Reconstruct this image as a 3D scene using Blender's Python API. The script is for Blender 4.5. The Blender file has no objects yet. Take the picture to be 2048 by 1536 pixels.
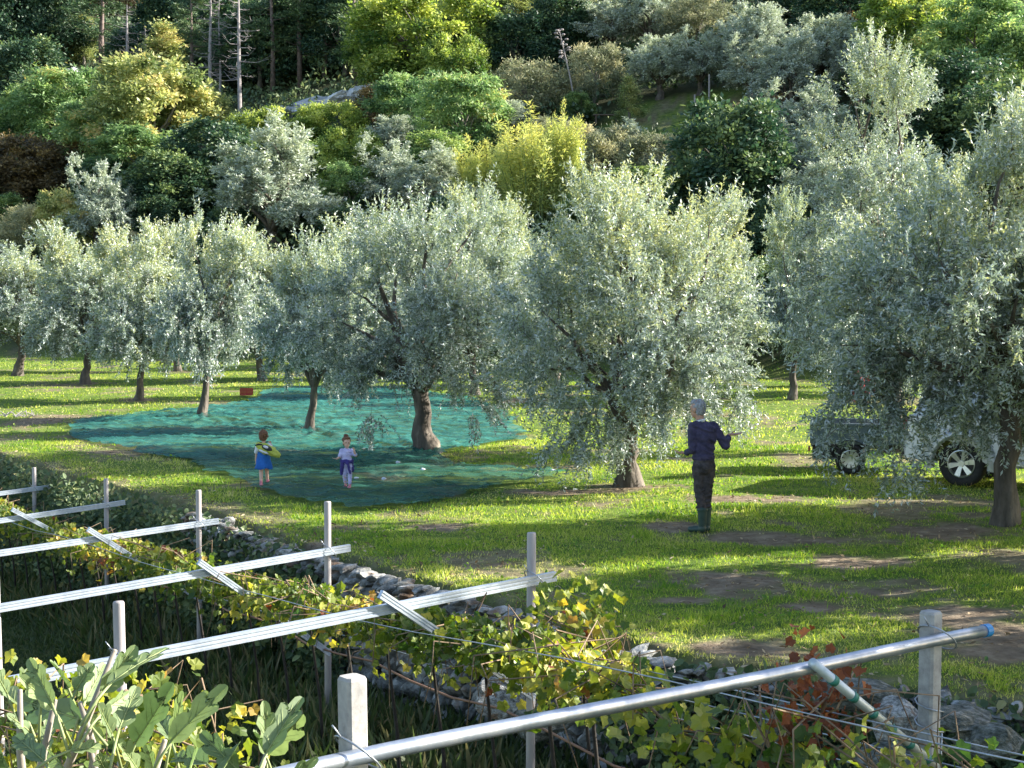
import bpy, bmesh, math, random
import numpy as np
from mathutils import Vector, Matrix
S = bpy.context.scene
C = S.collection
rad = math.radians
# ------------------------------------------------------------------ camera
F = 3078.0; PITCH = math.atan(168/3078.0); CAMZ = 3.1
cam_d = bpy.data.cameras.new('camera'); cam = bpy.data.objects.new('camera', cam_d); C.objects.link(cam)
cam.location = (0, 0, CAMZ); cam.rotation_euler = (rad(90) - PITCH, 0, 0)
cam_d.sensor_width = 36; cam_d.lens = F/2048*36; cam_d.clip_end = 1500; cam_d.clip_start = 0.1
S.camera = cam
S.render.resolution_x = 1024; S.render.resolution_y = 768
# ------------------------------------------------------------------ light
SUN_AZ, SUN_EL = 77.0, 25.5          # degrees right of the view direction, above the horizon
w = bpy.data.worlds.new("World"); S.world = w; w.use_nodes = True
nt = w.node_tree; nt.nodes.clear()
sky = nt.nodes.new('ShaderNodeTexSky'); sky.sky_type = 'NISHITA'; sky.sun_disc = False
sky.sun_elevation = rad(SUN_EL); sky.sun_rotation = rad(SUN_AZ)
bg = nt.nodes.new('ShaderNodeBackground'); bg.inputs[1].default_value = 0.095
wo = nt.nodes.new('ShaderNodeOutputWorld')
nt.links.new(sky.outputs[0], bg.inputs[0]); nt.links.new(bg.outputs[0], wo.inputs[0])
sd = bpy.data.lights.new('sun', 'SUN'); sd.energy = 5.0; sd.angle = rad(0.5); sd.color = (1, 0.95, 0.86)
so = bpy.data.objects.new('sun', sd); C.objects.link(so)
sdir = Vector((math.sin(rad(SUN_AZ))*math.cos(rad(SUN_EL)), math.cos(rad(SUN_AZ))*math.cos(rad(SUN_EL)), math.sin(rad(SUN_EL))))
so.rotation_euler = sdir.to_track_quat('Z', 'Y').to_euler(); so.location = (20, 20, 40)
S.view_settings.view_transform = 'Standard'; S.view_settings.look = 'None'
S.view_settings.exposure = 1.78; S.view_settings.gamma = 1
S.cycles.max_bounces = 6; S.cycles.transparent_max_bounces = 12
# ------------------------------------------------------------------ maths
rng = np.random.default_rng(7)
def smooth(a, b, x):
    t = np.clip((x-a)/(b-a), 0, 1); return t*t*(3-2*t)
def vnoise(x, y, seed=0):
    x = np.asarray(x, float); y = np.asarray(y, float)
    xi = np.floor(x).astype(np.int64); yi = np.floor(y).astype(np.int64)
    fx = x-xi; fy = y-yi; fx = fx*fx*(3-2*fx); fy = fy*fy*(3-2*fy)
    def h(a, b):
        n = (a*374761393 + b*668265263 + seed*1442695041) & 0x7fffffff
        n = ((n ^ (n >> 13))*1274126177) & 0x7fffffff
        return ((n ^ (n >> 16)) & 0xffff)/65535.0
    return (h(xi, yi)*(1-fx)+h(xi+1, yi)*fx)*(1-fy)+(h(xi, yi+1)*(1-fx)+h(xi+1, yi+1)*fx)*fy
def fbm(x, y, o=3, seed=0):
    s = 0; a = 1; t = 0
    for k in range(o):
        s = s+a*vnoise(np.asarray(x)*2**k, np.asarray(y)*2**k, seed+k); t += a; a *= .5
    return s/t
WALL = [(9.5, 7.0), (6.2, 9.8), (3.9, 11.6), (1.45, 13.0), (-0.6, 15.9), (-2.37, 18.5), (-3.9, 21.2), (-7, 25.6), (-9.9, 29.9), (-15, 36), (-30, 50)]
def wall_d(x, y):
    """signed distance to the terrace wall, positive on the orchard side"""
    x = np.asarray(x, float); y = np.asarray(y, float)
    best = np.full(x.shape, 1e9); sg = np.ones(x.shape)
    for (x0, y0), (x1, y1) in zip(WALL[:-1], WALL[1:]):
        dx, dy = x1-x0, y1-y0; L = dx*dx+dy*dy
        t = np.clip(((x-x0)*dx+(y-y0)*dy)/L, 0, 1)
        ex = x-(x0+t*dx); ey = y-(y0+t*dy); d = np.hypot(ex, ey)
        s = np.where(dx*(y-y0)-dy*(x-x0) < 0, 1., -1.)
        m = d < best; best = np.where(m, d, best); sg = np.where(m, s, sg)
    return best*sg
def lower_z(x, y): return -1.05-0.062*(np.clip(y, 4, 60)-12)
def H(x, y):
    x = np.asarray(x, float); y = np.asarray(y, float)
    up = 0.10*(fbm(x*.25, y*.25, 2, 3)-.5)+0.05*(vnoise(x*1.1, y*1.1, 9)-.5)
    y0 = 66-0.65*np.clip(x, -40, 40)
    q = y-y0
    hill = 0.36*np.where(q > 0, q, 0)*smooth(-1, 7, q)
    hill = hill+smooth(0, 15, q)*2.0*(fbm(x*.06, y*.06, 3, 21)-.5)
    # small grassed terrace on the slope
    up = up+hill
    lo = lower_z(x, y)+0.12*(fbm(x*.6, y*.6, 2, 5)-.5)
    m = smooth(-.12, .30, wall_d(x, y))
    return lo*(1-m)+up*m
R3 = np.array([0, math.cos(PITCH), -math.sin(PITCH)]); U3 = np.array([0, math.sin(PITCH), math.cos(PITCH)])
def ray(px, py): return np.array([(px-1024)/F, 0, 0])+U3*(768-py)/F+R3
def pt(px, py, Y):
    d = ray(px, py); k = Y/d[1]; return Vector((d[0]*k, Y, CAMZ+d[2]*k))
def gp(px, py, ymin=5):
    d = ray(px, py); ys = np.concatenate([np.arange(ymin, 60, .05), np.arange(60, 320, .25)])
    xs = d[0]*ys/d[1]; zs = CAMZ+d[2]*ys/d[1]; hit = np.where(zs < H(xs, ys))[0]
    k = hit[0] if len(hit) else len(ys)-1
    return Vector((xs[k], ys[k], float(H(xs[k:k+1], ys[k:k+1])[0])))
# ------------------------------------------------------------------ mesh helpers
def mesh_np(name, V, Fc, tint=None, mats=(), smooth_sh=False, attr='tint'):
    """V (n,3); Fc (m,k) faces all of k corners"""
    V = np.asarray(V, np.float32); Fc = np.asarray(Fc, np.int32); m, k = Fc.shape
    me = bpy.data.meshes.new(name)
    me.vertices.add(len(V)); me.vertices.foreach_set('co', V.ravel())
    me.loops.add(m*k); me.loops.foreach_set('vertex_index', Fc.ravel())
    me.polygons.add(m); me.polygons.foreach_set('loop_start', np.arange(0, m*k, k, dtype=np.int32))
    me.polygons.foreach_set('use_smooth', np.full(m, smooth_sh, dtype=bool))
    me.update(calc_edges=True)
    if tint is not None:
        a = me.attributes.new(attr, 'FLOAT', 'FACE'); a.data.foreach_set('value', np.asarray(tint, np.float32))
    for x in mats: me.materials.append(x)
    return me
def link(name, me, parent=None, mat=None):
    if mat and not me.materials: me.materials.append(mat)
    o = bpy.data.objects.new(name, me); C.objects.link(o)
    if parent: o.parent = parent
    return o
def empty(name, loc=(0, 0, 0), rz=0, sc=None):
    o = bpy.data.objects.new(name, None); C.objects.link(o); o.location = loc; o.rotation_euler = (0, 0, rz)
    o.empty_display_size = .2
    if sc: o.scale = sc
    return o
def tag(o, label=None, cat=None, group=None, kind=None):
    if label: o['label'] = label
    if cat: o['category'] = cat
    if group: o['group'] = group
    if kind: o['kind'] = kind
    return o
def copy_tree(o, parent=None):
    c = o.copy(); C.objects.link(c)
    if parent: c.parent = parent
    for ch in [q for q in C.objects if q.parent == o]: copy_tree(ch, c)
    return c
class MB:
    def __init__(s): s.v = []; s.f = []; s.m = []
    def add(s, V, Fc, mi=0):
        o = len(s.v); s.v += [tuple(p) for p in V]; s.f += [tuple(i+o for i in f) for f in Fc]; s.m += [mi]*len(Fc)
    def tube(s, P, R, n=8, cap=True, mi=0, ell=None, nz=0.0, seed=0):
        P = [Vector(p) for p in P]
        if not hasattr(R, '__len__'): R = [R]*len(P)
        rr = random.Random(seed); V = []; Fc = []
        prev = None
        for i, p in enumerate(P):
            d = (P[min(i+1, len(P)-1)]-P[max(i-1, 0)]).normalized()
            if prev is None:
                a = Vector((1, 0, 0)) if abs(d.x) < .8 else Vector((0, 1, 0))
                u = (a-d*a.dot(d)).normalized()
            else: u = (prev-d*prev.dot(d)).normalized()
            prev = u; v = d.cross(u)
            for k in range(n):
                a = 2*math.pi*k/n; r = R[i]*(1+nz*(rr.random()-.5))
                ex, ey = (1, 1) if ell is None else ell
                V.append(p+u*math.cos(a)*r*ex+v*math.sin(a)*r*ey)
        for i in range(len(P)-1):
            for k in range(n):
                a = i*n+k; b = i*n+(k+1) % n; Fc.append((a, b, b+n, a+n))
        if cap: Fc.append(tuple(range(n))[::-1]); Fc.append(tuple(range((len(P)-1)*n, len(P)*n)))
        s.add(V, Fc, mi)
    def ball(s, c, r, n=12, mi=0, rot=None):
        if not hasattr(r, '__len__'): r = (r, r, r)
        V = []; Fc = []; m = n//2+1
        for i in range(m+1):
            t = math.pi*i/m
            for k in range(n):
                a = 2*math.pi*k/n
                q = Vector((r[0]*math.sin(t)*math.cos(a), r[1]*math.sin(t)*math.sin(a), r[2]*math.cos(t)))
                if rot: q = rot @ q
                V.append(Vector(c)+q)
        for i in range(m):
            for k in range(n):
                a = i*n+k; b = i*n+(k+1) % n; Fc.append((a, a+n, b+n, b))
        s.add(V, Fc, mi)
    def cone(s, a, ra, b, rb, n=14):
        s.tube([a, b], [ra, rb], n); s.ball(a, ra, n); s.ball(b, rb, n)
    def box(s, c, d, rot=None, mi=0, bev=0.0):
        x, y, z = d[0]/2, d[1]/2, d[2]/2; b = min(bev, x*.9, y*.9, z*.9)
        if b <= 0:
            V = [Vector((sx*x, sy*y, sz*z)) for sz in (-1, 1) for sy in (-1, 1) for sx in (-1, 1)]
            Fc = [(0, 2, 3, 1), (4, 5, 7, 6), (0, 1, 5, 4), (2, 6, 7, 3), (0, 4, 6, 2), (1, 3, 7, 5)]
        else:
            bm = bmesh.new(); bmesh.ops.create_cube(bm, size=1)
            for v in bm.verts: v.co = Vector((v.co.x*2*x, v.co.y*2*y, v.co.z*2*z))
            bmesh.ops.bevel(bm, geom=bm.edges[:], offset=b, segments=2, profile=.6, affect='EDGES')
            bm.verts.index_update(); V = [v.co.copy() for v in bm.verts]; Fc = [tuple(v.index for v in f.verts) for f in bm.faces]; bm.free()
        if rot: V = [rot @ v for v in V]
        s.add([Vector(c)+v for v in V], Fc, mi)
    def build(s, name, mats, parent=None, smooth_sh=False, remesh=None, sm_it=0, wr=0., ws=9.):
        me = bpy.data.meshes.new(name); me.from_pydata(s.v, [], s.f); me.update()
        if not isinstance(mats, (list, tuple)): mats = [mats]
        for m in mats: me.materials.append(m)
        if len(mats) > 1: me.polygons.foreach_set('material_index', s.m)
        if smooth_sh: me.polygons.foreach_set('use_smooth', [True]*len(me.polygons))
        if remesh:
            t = bpy.data.objects.new('tmp', me); C.objects.link(t)
            r = t.modifiers.new('r', 'REMESH'); r.mode = 'VOXEL'; r.voxel_size = remesh
            if sm_it:
                q = t.modifiers.new('s', 'SMOOTH'); q.iterations = sm_it; q.factor = .5
            dg = bpy.context.evaluated_depsgraph_get(); dg.update()
            m2 = bpy.data.meshes.new_from_object(t.evaluated_get(dg)); bpy.data.objects.remove(t)
            m2.name = name; m2.materials.clear(); m2.materials.append(mats[0]); me = m2
            if wr:
                from mathutils import noise
                nn = [v.normal.copy() for v in me.vertices]
                for v, q in zip(me.vertices, nn):
                    c = v.co; a = noise.noise(Vector((c.x*ws+c.z*ws*.5, c.y*ws, c.z*ws*1.7+c.x*ws*.6))); b = noise.noise(c*ws*2.3+Vector((5, 1, 3)))
                    v.co = c+q*wr*((1-abs(a)*3.2)+.35*b)
                me.update()
            me.polygons.foreach_set('use_smooth', [True]*len(me.polygons))
        return link(name, me, parent)
# ------------------------------------------------------------------ materials
def new_mat(name):
    m = bpy.data.materials.new(name); m.use_nodes = True; t = m.node_tree; t.nodes.clear()
    o = t.nodes.new('ShaderNodeOutputMaterial'); return m, t, o
def N(t, kind, **kw):
    n = t.nodes.new(kind)
    for k, v in kw.items():
        if hasattr(n, k): setattr(n, k, v)
        else: n.inputs[k.replace('_', ' ')].default_value = v
    return n
def ramp(t, stops, interp='LINEAR'):
    r = t.nodes.new('ShaderNodeValToRGB'); e = r.color_ramp; e.interpolation = interp
    while len(e.elements) > 1: e.elements.remove(e.elements[0])
    e.elements[0].position = stops[0][0]; e.elements[0].color = (*stops[0][1], 1)
    for p, c in stops[1:]:
        x = e.elements.new(p); x.color = (*c, 1)
    return r
def surf(name, stops, rough=.8, metal=0., scale=8., detail=6., bump=.2, bscale=None, stretch=(1, 1, 1), coord='Object', dist=.01, sheen=0.):
    m, t, o = new_mat(name)
    tc = N(t, 'ShaderNodeTexCoord'); mp = N(t, 'ShaderNodeMapping'); mp.inputs['Scale'].default_value = stretch
    t.links.new(tc.outputs[coord], mp.inputs[0])
    n = N(t, 'ShaderNodeTexNoise'); n.inputs['Scale'].default_value = scale; n.inputs['Detail'].default_value = detail; n.inputs['Roughness'].default_value = .65
    t.links.new(mp.outputs[0], n.inputs['Vector'])
    r = ramp(t, stops); t.links.new(n.outputs[0], r.inputs[0])
    p = N(t, 'ShaderNodeBsdfPrincipled'); p.inputs['Roughness'].default_value = rough; p.inputs['Metallic'].default_value = metal
    p.inputs['Sheen Weight'].default_value = sheen
    t.links.new(r.outputs[0], p.inputs['Base Color'])
    if bump:
        n2 = N(t, 'ShaderNodeTexNoise'); n2.inputs['Scale'].default_value = bscale or scale*2; n2.inputs['Detail'].default_value = 5
        t.links.new(mp.outputs[0], n2.inputs['Vector'])
        b = N(t, 'ShaderNodeBump'); b.inputs['Strength'].default_value = bump; b.inputs['Distance'].default_value = dist
        t.links.new(n2.outputs[0], b.inputs['Height']); t.links.new(b.outputs[0], p.inputs['Normal'])
    t.links.new(p.outputs[0], o.inputs[0]); return m
def leafmat(name, stops, back=None, trans=.3, rough=.5, backmix=.8, spec=.4, objvar=.0, tgain=1.5):
    m, t, o = new_mat(name)
    a = N(t, 'ShaderNodeAttribute'); a.attribute_name = 'tint'
    fac = a.outputs['Fac']
    if objvar:
        oi = N(t, 'ShaderNodeObjectInfo'); mm = N(t, 'ShaderNodeMath', operation='MULTIPLY_ADD')
        mm.inputs[1].default_value = objvar; mm.inputs[2].default_value = -objvar/2
        t.links.new(oi.outputs['Random'], mm.inputs[0])
        ad = N(t, 'ShaderNodeMath', operation='ADD', use_clamp=True); t.links.new(fac, ad.inputs[0]); t.links.new(mm.outputs[0], ad.inputs[1]); fac = ad.outputs[0]
    r = ramp(t, stops); t.links.new(fac, r.inputs[0]); col = r.outputs[0]
    if back:
        g = N(t, 'ShaderNodeNewGeometry'); mx = N(t, 'ShaderNodeMix', data_type='RGBA')
        ml = N(t, 'ShaderNodeMath', operation='MULTIPLY'); ml.inputs[1].default_value = backmix
        t.links.new(g.outputs['Backfacing'], ml.inputs[0]); t.links.new(ml.outputs[0], mx.inputs[0])
        t.links.new(col, mx.inputs[6]); mx.inputs[7].default_value = (*back, 1); colf = mx.outputs[2]
    else: colf = col
    p = N(t, 'ShaderNodeBsdfPrincipled'); p.inputs['Roughness'].default_value = rough; p.inputs['Specular IOR Level'].default_value = spec
    t.links.new(colf, p.inputs['Base Color'])
    tr = N(t, 'ShaderNodeBsdfTranslucent')
    hv = N(t, 'ShaderNodeHueSaturation'); hv.inputs['Value'].default_value = tgain; hv.inputs['Saturation'].default_value = 1.15
    t.links.new(col, hv.inputs['Color']); t.links.new(hv.outputs[0], tr.inputs[0])
    ms = N(t, 'ShaderNodeMixShader'); ms.inputs[0].default_value = trans
    t.links.new(p.outputs[0], ms.inputs[1]); t.links.new(tr.outputs[0], ms.inputs[2]); t.links.new(ms.outputs[0], o.inputs[0])
    return m
M = {}
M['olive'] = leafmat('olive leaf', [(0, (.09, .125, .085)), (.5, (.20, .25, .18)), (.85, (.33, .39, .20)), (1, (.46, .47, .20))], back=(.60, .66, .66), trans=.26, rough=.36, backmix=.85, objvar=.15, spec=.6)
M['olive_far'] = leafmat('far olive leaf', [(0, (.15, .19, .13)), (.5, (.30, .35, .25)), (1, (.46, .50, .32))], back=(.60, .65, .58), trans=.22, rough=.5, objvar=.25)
M['bark'] = surf('olive bark', [(.3, (.035, .028, .022)), (.55, (.12, .10, .08)), (.75, (.26, .22, .17))], rough=.95, scale=5, bump=.9, bscale=14, stretch=(1, 1, .3), dist=.05)
M['twig'] = surf('twig bark', [(.3, (.10, .09, .07)), (.7, (.24, .22, .18))], rough=.9, scale=9, bump=.2)
M['deadwood'] = surf('bare grey wood', [(.3, (.24, .21, .20)), (.7, (.42, .38, .37))], rough=.9, scale=3, bump=.2)
M['pinebark'] = surf('pine bark', [(.3, (.10, .07, .06)), (.7, (.26, .20, .17))], rough=.9, scale=3, bump=.3)
M['yellow'] = leafmat('yellow autumn leaf', [(0, (.13, .18, .07)), (.4, (.34, .39, .15)), (.78, (.60, .56, .24)), (1, (.64, .50, .24))], trans=.35, objvar=.2)
M['lime'] = leafmat('yellow green leaf', [(0, (.06, .12, .03)), (.45, (.26, .34, .08)), (1, (.66, .68, .20))], trans=.38, objvar=.2)
M['green'] = leafmat('mid green leaf', [(0, (.04, .09, .03)), (.5, (.17, .26, .09)), (1, (.46, .54, .18))], trans=.33, objvar=.25)
M['locust'] = leafmat('pale feathery leaf', [(0, (.07, .14, .06)), (.5, (.24, .36, .14)), (.9, (.48, .56, .22)), (1, (.62, .50, .18))], trans=.35, objvar=.2)
M['dark'] = leafmat('dark evergreen leaf', [(0, (.02, .055, .035)), (.6, (.07, .13, .065)), (1, (.26, .33, .12))], trans=.2, objvar=.2)
M['scrub'] = leafmat('dry scrub leaf', [(0, (.11, .13, .07)), (.5, (.30, .32, .19)), (1, (.58, .52, .30))], trans=.28, objvar=.3)
M['rust'] = leafmat('rusty autumn leaf', [(0, (.05, .045, .025)), (.5, (.16, .12, .06)), (1, (.40, .28, .11))], trans=.28, objvar=.2)
M['pine'] = leafmat('pine needles', [(0, (.03, .07, .035)), (.6, (.11, .18, .08)), (1, (.30, .36, .15))], trans=.15, objvar=.2)
M['bamboo'] = leafmat('golden bamboo leaf', [(0, (.16, .23, .08)), (.5, (.50, .54, .18)), (1, (.80, .70, .22))], trans=.35, objvar=.1)
M['vine'] = leafmat('vine leaf', [(0, (.05, .10, .02)), (.40, (.16, .21, .035)), (.70, (.44, .42, .08)), (.88, (.46, .31, .08)), (.96, (.24, .13, .05)), (1, (.24, .08, .04))], trans=.38, rough=.45)
M['deadvine'] = leafmat('withered vine leaf', [(0, (.08, .03, .015)), (.6, (.22, .07, .03)), (1, (.38, .14, .05))], trans=.25, rough=.7)
M['cane'] = surf('vine cane', [(.3, (.13, .08, .05)), (.7, (.32, .23, .14))], rough=.85, scale=20, bump=.2)
M['stem'] = surf('old vine stem', [(.3, (.014, .012, .010)), (.7, (.04, .032, .025))], rough=.95, scale=30, bump=.5)
M['grass'] = leafmat('grass blade', [(0, (.05, .14, .025)), (.35, (.17, .28, .04)), (.65, (.42, .46, .09)), (1, (.62, .54, .26))], trans=.45, rough=.5, tgain=1.7)
M['weed'] = leafmat('dry weed blade', [(0, (.02, .05, .014)), (.5, (.065, .09, .028)), (1, (.26, .20, .10))], trans=.35, rough=.6)
M['under'] = leafmat('undergrowth leaf', [(0, (.03, .06, .03)), (.5, (.10, .15, .065)), (.85, (.24, .28, .11)), (1, (.42, .38, .17))], trans=.2, rough=.6)
M['concrete'] = surf('weathered concrete', [(.3, (.24, .23, .22)), (.55, (.38, .37, .35)), (.8, (.50, .48, .44))], rough=.85, scale=14, bump=.35, bscale=60, dist=.004)
M['post'] = surf('grey round post', [(.3, (.30, .27, .26)), (.7, (.46, .42, .40))], rough=.75, scale=10, bump=.2, stretch=(1, 1, .2), dist=.003)
M['zinc'] = surf('galvanised steel', [(.3, (.40, .46, .54)), (.55, (.54, .60, .67)), (.7, (.62, .67, .74))], rough=.42, metal=.5, scale=9, bump=.05, dist=.002)
M['pipe'] = surf('zinc pipe', [(.3, (.20, .25, .32)), (.5, (.34, .38, .45)), (.7, (.50, .52, .57))], rough=.36, metal=.7, scale=7, bump=.08, dist=.002)
M['brace'] = surf('green ringed tube', [(.3, (.38, .44, .45)), (.7, (.60, .64, .64))], rough=.45, metal=.5, scale=12, bump=.05)
M['cap'] = surf('blue plastic', [(.3, (.02, .20, .48)), (.7, (.03, .26, .58))], rough=.4, scale=5, bump=0)
M['greenring'] = surf('green plastic', [(.3, (.02, .14, .12)), (.7, (.04, .22, .18))], rough=.5, scale=5, bump=0)
M['wire'] = surf('steel wire', [(.3, (.25, .28, .32)), (.7, (.45, .48, .52))], rough=.4, metal=.7, scale=20, bump=0)
M['drip'] = surf('brown drip pipe', [(.3, (.16, .08, .05)), (.7, (.30, .16, .09))], rough=.6, scale=6, bump=0)
# stone
def stone_mat():
    m, t, o = new_mat('limestone')
    tc = N(t, 'ShaderNodeTexCoord'); n = N(t, 'ShaderNodeTexNoise'); n.inputs['Scale'].default_value = 5; n.inputs['Detail'].default_value = 8; n.inputs['Roughness'].default_value = .7
    t.links.new(tc.outputs['Object'], n.inputs['Vector'])
    r = ramp(t, [(.36, (.05, .05, .045)), (.47, (.20, .20, .18)), (.6, (.42, .42, .40)), (.75, (.66, .65, .63))]); t.links.new(n.outputs[0], r.inputs[0])
    n2 = N(t, 'ShaderNodeTexNoise'); n2.inputs['Scale'].default_value = 2.2; n2.inputs['Detail'].default_value = 4; t.links.new(tc.outputs['Object'], n2.inputs['Vector'])
    r2 = ramp(t, [(.56, (0, 0, 0)), (.66, (1, 1, 1))]); t.links.new(n2.outputs[0], r2.inputs[0])
    mx = N(t, 'ShaderNodeMix', data_type='RGBA'); t.links.new(r2.outputs[0], mx.inputs[0]); t.links.new(r.outputs[0], mx.inputs[6]); mx.inputs[7].default_value = (.20, .13, .08, 1)
    g = N(t, 'ShaderNodeNewGeometry'); hs = N(t, 'ShaderNodeHueSaturation'); ma = N(t, 'ShaderNodeMath', operation='MULTIPLY_ADD'); ma.inputs[1].default_value = .55; ma.inputs[2].default_value = .62
    t.links.new(g.outputs['Random Per Island'], ma.inputs[0]); t.links.new(ma.outputs[0], hs.inputs['Value']); t.links.new(mx.outputs[2], hs.inputs['Color'])
    p = N(t, 'ShaderNodeBsdfPrincipled'); p.inputs['Roughness'].default_value = .92; t.links.new(hs.outputs[0], p.inputs['Base Color'])
    b = N(t, 'ShaderNodeBump'); b.inputs['Strength'].default_value = .8; b.inputs['Distance'].default_value = .03; n3 = N(t, 'ShaderNodeTexNoise'); n3.inputs['Scale'].default_value = 18; n3.inputs['Detail'].default_value = 8
    t.links.new(tc.outputs['Object'], n3.inputs['Vector']); t.links.new(n3.outputs[0], b.inputs['Height']); t.links.new(b.outputs[0], p.inputs['Normal'])
    t.links.new(p.outputs[0], o.inputs[0]); return m
M['stone'] = stone_mat(); M['darkstone'] = surf('overgrown shaded stone', [(.35, (.035, .04, .03)), (.5, (.11, .12, .10)), (.7, (.30, .30, .28))], rough=.95, scale=4, detail=9, bump=.8, bscale=14, dist=.03)  # second stone is a darker copy: overgrowth and shade put into its colour
def ground_mat():
    m, t, o = new_mat('orchard ground')
    tc = N(t, 'ShaderNodeTexCoord')
    a = N(t, 'ShaderNodeAttribute'); a.attribute_name = 'soil'; h = N(t, 'ShaderNodeAttribute'); h.attribute_name = 'wood'
    def noise(sc, d=6):
        n = N(t, 'ShaderNodeTexNoise'); n.inputs['Scale'].default_value = sc; n.inputs['Detail'].default_value = d; n.inputs['Roughness'].default_value = .7
        t.links.new(tc.outputs['Object'], n.inputs['Vector']); return n
    g = ramp(t, [(.3, (.035, .075, .012)), (.45, (.09, .15, .02)), (.58, (.17, .22, .035)), (.75, (.25, .25, .08))]); t.links.new(noise(2.6, 9).outputs[0], g.inputs[0])
    s = ramp(t, [(.3, (.10, .07, .045)), (.5, (.22, .165, .11)), (.7, (.36, .29, .20))]); t.links.new(noise(3.5, 9).outputs[0], s.inputs[0])
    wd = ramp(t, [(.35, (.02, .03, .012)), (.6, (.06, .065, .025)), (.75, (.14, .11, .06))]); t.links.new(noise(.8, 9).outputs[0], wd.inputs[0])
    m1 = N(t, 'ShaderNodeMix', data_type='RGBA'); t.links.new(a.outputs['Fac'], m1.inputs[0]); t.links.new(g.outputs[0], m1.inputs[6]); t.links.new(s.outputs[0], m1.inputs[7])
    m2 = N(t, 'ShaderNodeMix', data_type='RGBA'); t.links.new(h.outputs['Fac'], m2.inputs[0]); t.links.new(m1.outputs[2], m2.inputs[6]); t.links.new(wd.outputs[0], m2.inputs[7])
    p = N(t, 'ShaderNodeBsdfPrincipled'); p.inputs['Roughness'].default_value = .95; p.inputs['Specular IOR Level'].default_value = .2; t.links.new(m2.outputs[2], p.inputs['Base Color'])
    b = N(t, 'ShaderNodeBump'); b.inputs['Strength'].default_value = .9; b.inputs['Distance'].default_value = .06; t.links.new(noise(11, 8).outputs[0], b.inputs['Height']); t.links.new(b.outputs[0], p.inputs['Normal'])
    t.links.new(p.outputs[0], o.inputs[0]); return m
M['ground'] = ground_mat()
# ------------------------------------------------------------------ the ground: one sheet from the vineyard to the hilltop
SOIL = []   # (x, y, rx, ry)
for px, py, wpx, hpx in [(1480, 1168, 260, 42), (1340, 1056, 130, 16), (880, 1052, 110, 14), (1880, 1062, 300, 34), (2010, 1275, 240, 50), (90, 842, 120, 18),
                         (230, 905, 150, 16), (1255, 975, 150, 14), (1150, 985, 180, 10), (860, 915, 70, 12), (430, 1060, 60, 14), (1700, 1130, 220, 22), (1500, 1000, 200, 12),
                         (640, 1090, 120, 18), (2000, 1110, 160, 30), (1640, 1215, 160, 14), (1450, 1300, 260, 22), (280, 800, 60, 8), (165, 768, 60, 8), (1800, 1010, 200, 14), (1750, 1185, 300, 34), (1980, 1300, 220, 44), (1620, 1078, 420, 24), (1900, 1230, 300, 24), (1350, 1200, 120, 14), (990, 1130, 160, 14), (1050, 800, 120, 10)]:
    a = gp(px-wpx/2, py); b = gp(px+wpx/2, py); c = gp(px, py-hpx/2); d = gp(px, py+hpx/2)
    SOIL.append(((a.x+b.x)/2, (c.y+d.y)/2, abs(b.x-a.x)/2, abs(c.y-d.y)/2))
def soil(x, y):
    s = np.zeros(np.shape(x)); n = fbm(np.asarray(x)*.9, np.asarray(y)*.6, 3, 31); n2 = fbm(np.asarray(x)*4.5, np.asarray(y)*3.5, 2, 37)
    for cx, cy, rx, ry in SOIL:
        d = np.hypot((x-cx)/rx, (y-cy)/ry); s = np.maximum(s, smooth(1.55, .25, d+(n-.5)*2.4+(n2-.5)*1.6))
    s = np.maximum(s, smooth(.54, .72, n*.75+n2*.25)*.8)
    d = wall_d(x, y); s = np.maximum(s, smooth(.75, .1, np.abs(d)+(n-.5)*1.6+(n2-.5))*.6)
    return np.clip(s, 0, 1)
LG = gp(1365, 236)
def ledge(x, y): return np.hypot((x-LG.x)/6.5, (y-LG.y)/6.0)
def build_ground():
    ys = np.concatenate([np.linspace(-6, 9, 30, endpoint=False), np.linspace(9, 34, 300, endpoint=False), np.linspace(34, 80, 150, endpoint=False), np.linspace(80, 330, 160)])
    us = np.concatenate([np.linspace(-1.6, -.5, 40, endpoint=False), np.linspace(-.5, .5, 340), np.linspace(.5, 1.6, 41)[1:]])
    Y, Uu = np.meshgrid(ys, us, indexing='ij'); X = Uu*(np.maximum(Y, 0)+9)
    Z = H(X, Y); V = np.stack([X, Y, Z], -1).reshape(-1, 3)
    nr, nc = Y.shape; i = np.arange(nr-1)[:, None]*nc+np.arange(nc-1)[None, :]
    Fc = np.stack([i, i+1, i+nc+1, i+nc], -1).reshape(-1, 4)
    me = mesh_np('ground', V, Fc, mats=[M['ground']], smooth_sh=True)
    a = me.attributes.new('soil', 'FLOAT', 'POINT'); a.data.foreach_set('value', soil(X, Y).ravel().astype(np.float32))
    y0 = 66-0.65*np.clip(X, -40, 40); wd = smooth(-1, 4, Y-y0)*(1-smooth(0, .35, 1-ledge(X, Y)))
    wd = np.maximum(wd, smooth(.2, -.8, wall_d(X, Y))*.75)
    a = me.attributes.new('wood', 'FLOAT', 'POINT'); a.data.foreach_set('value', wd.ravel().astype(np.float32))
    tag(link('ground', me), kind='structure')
build_ground()
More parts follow.
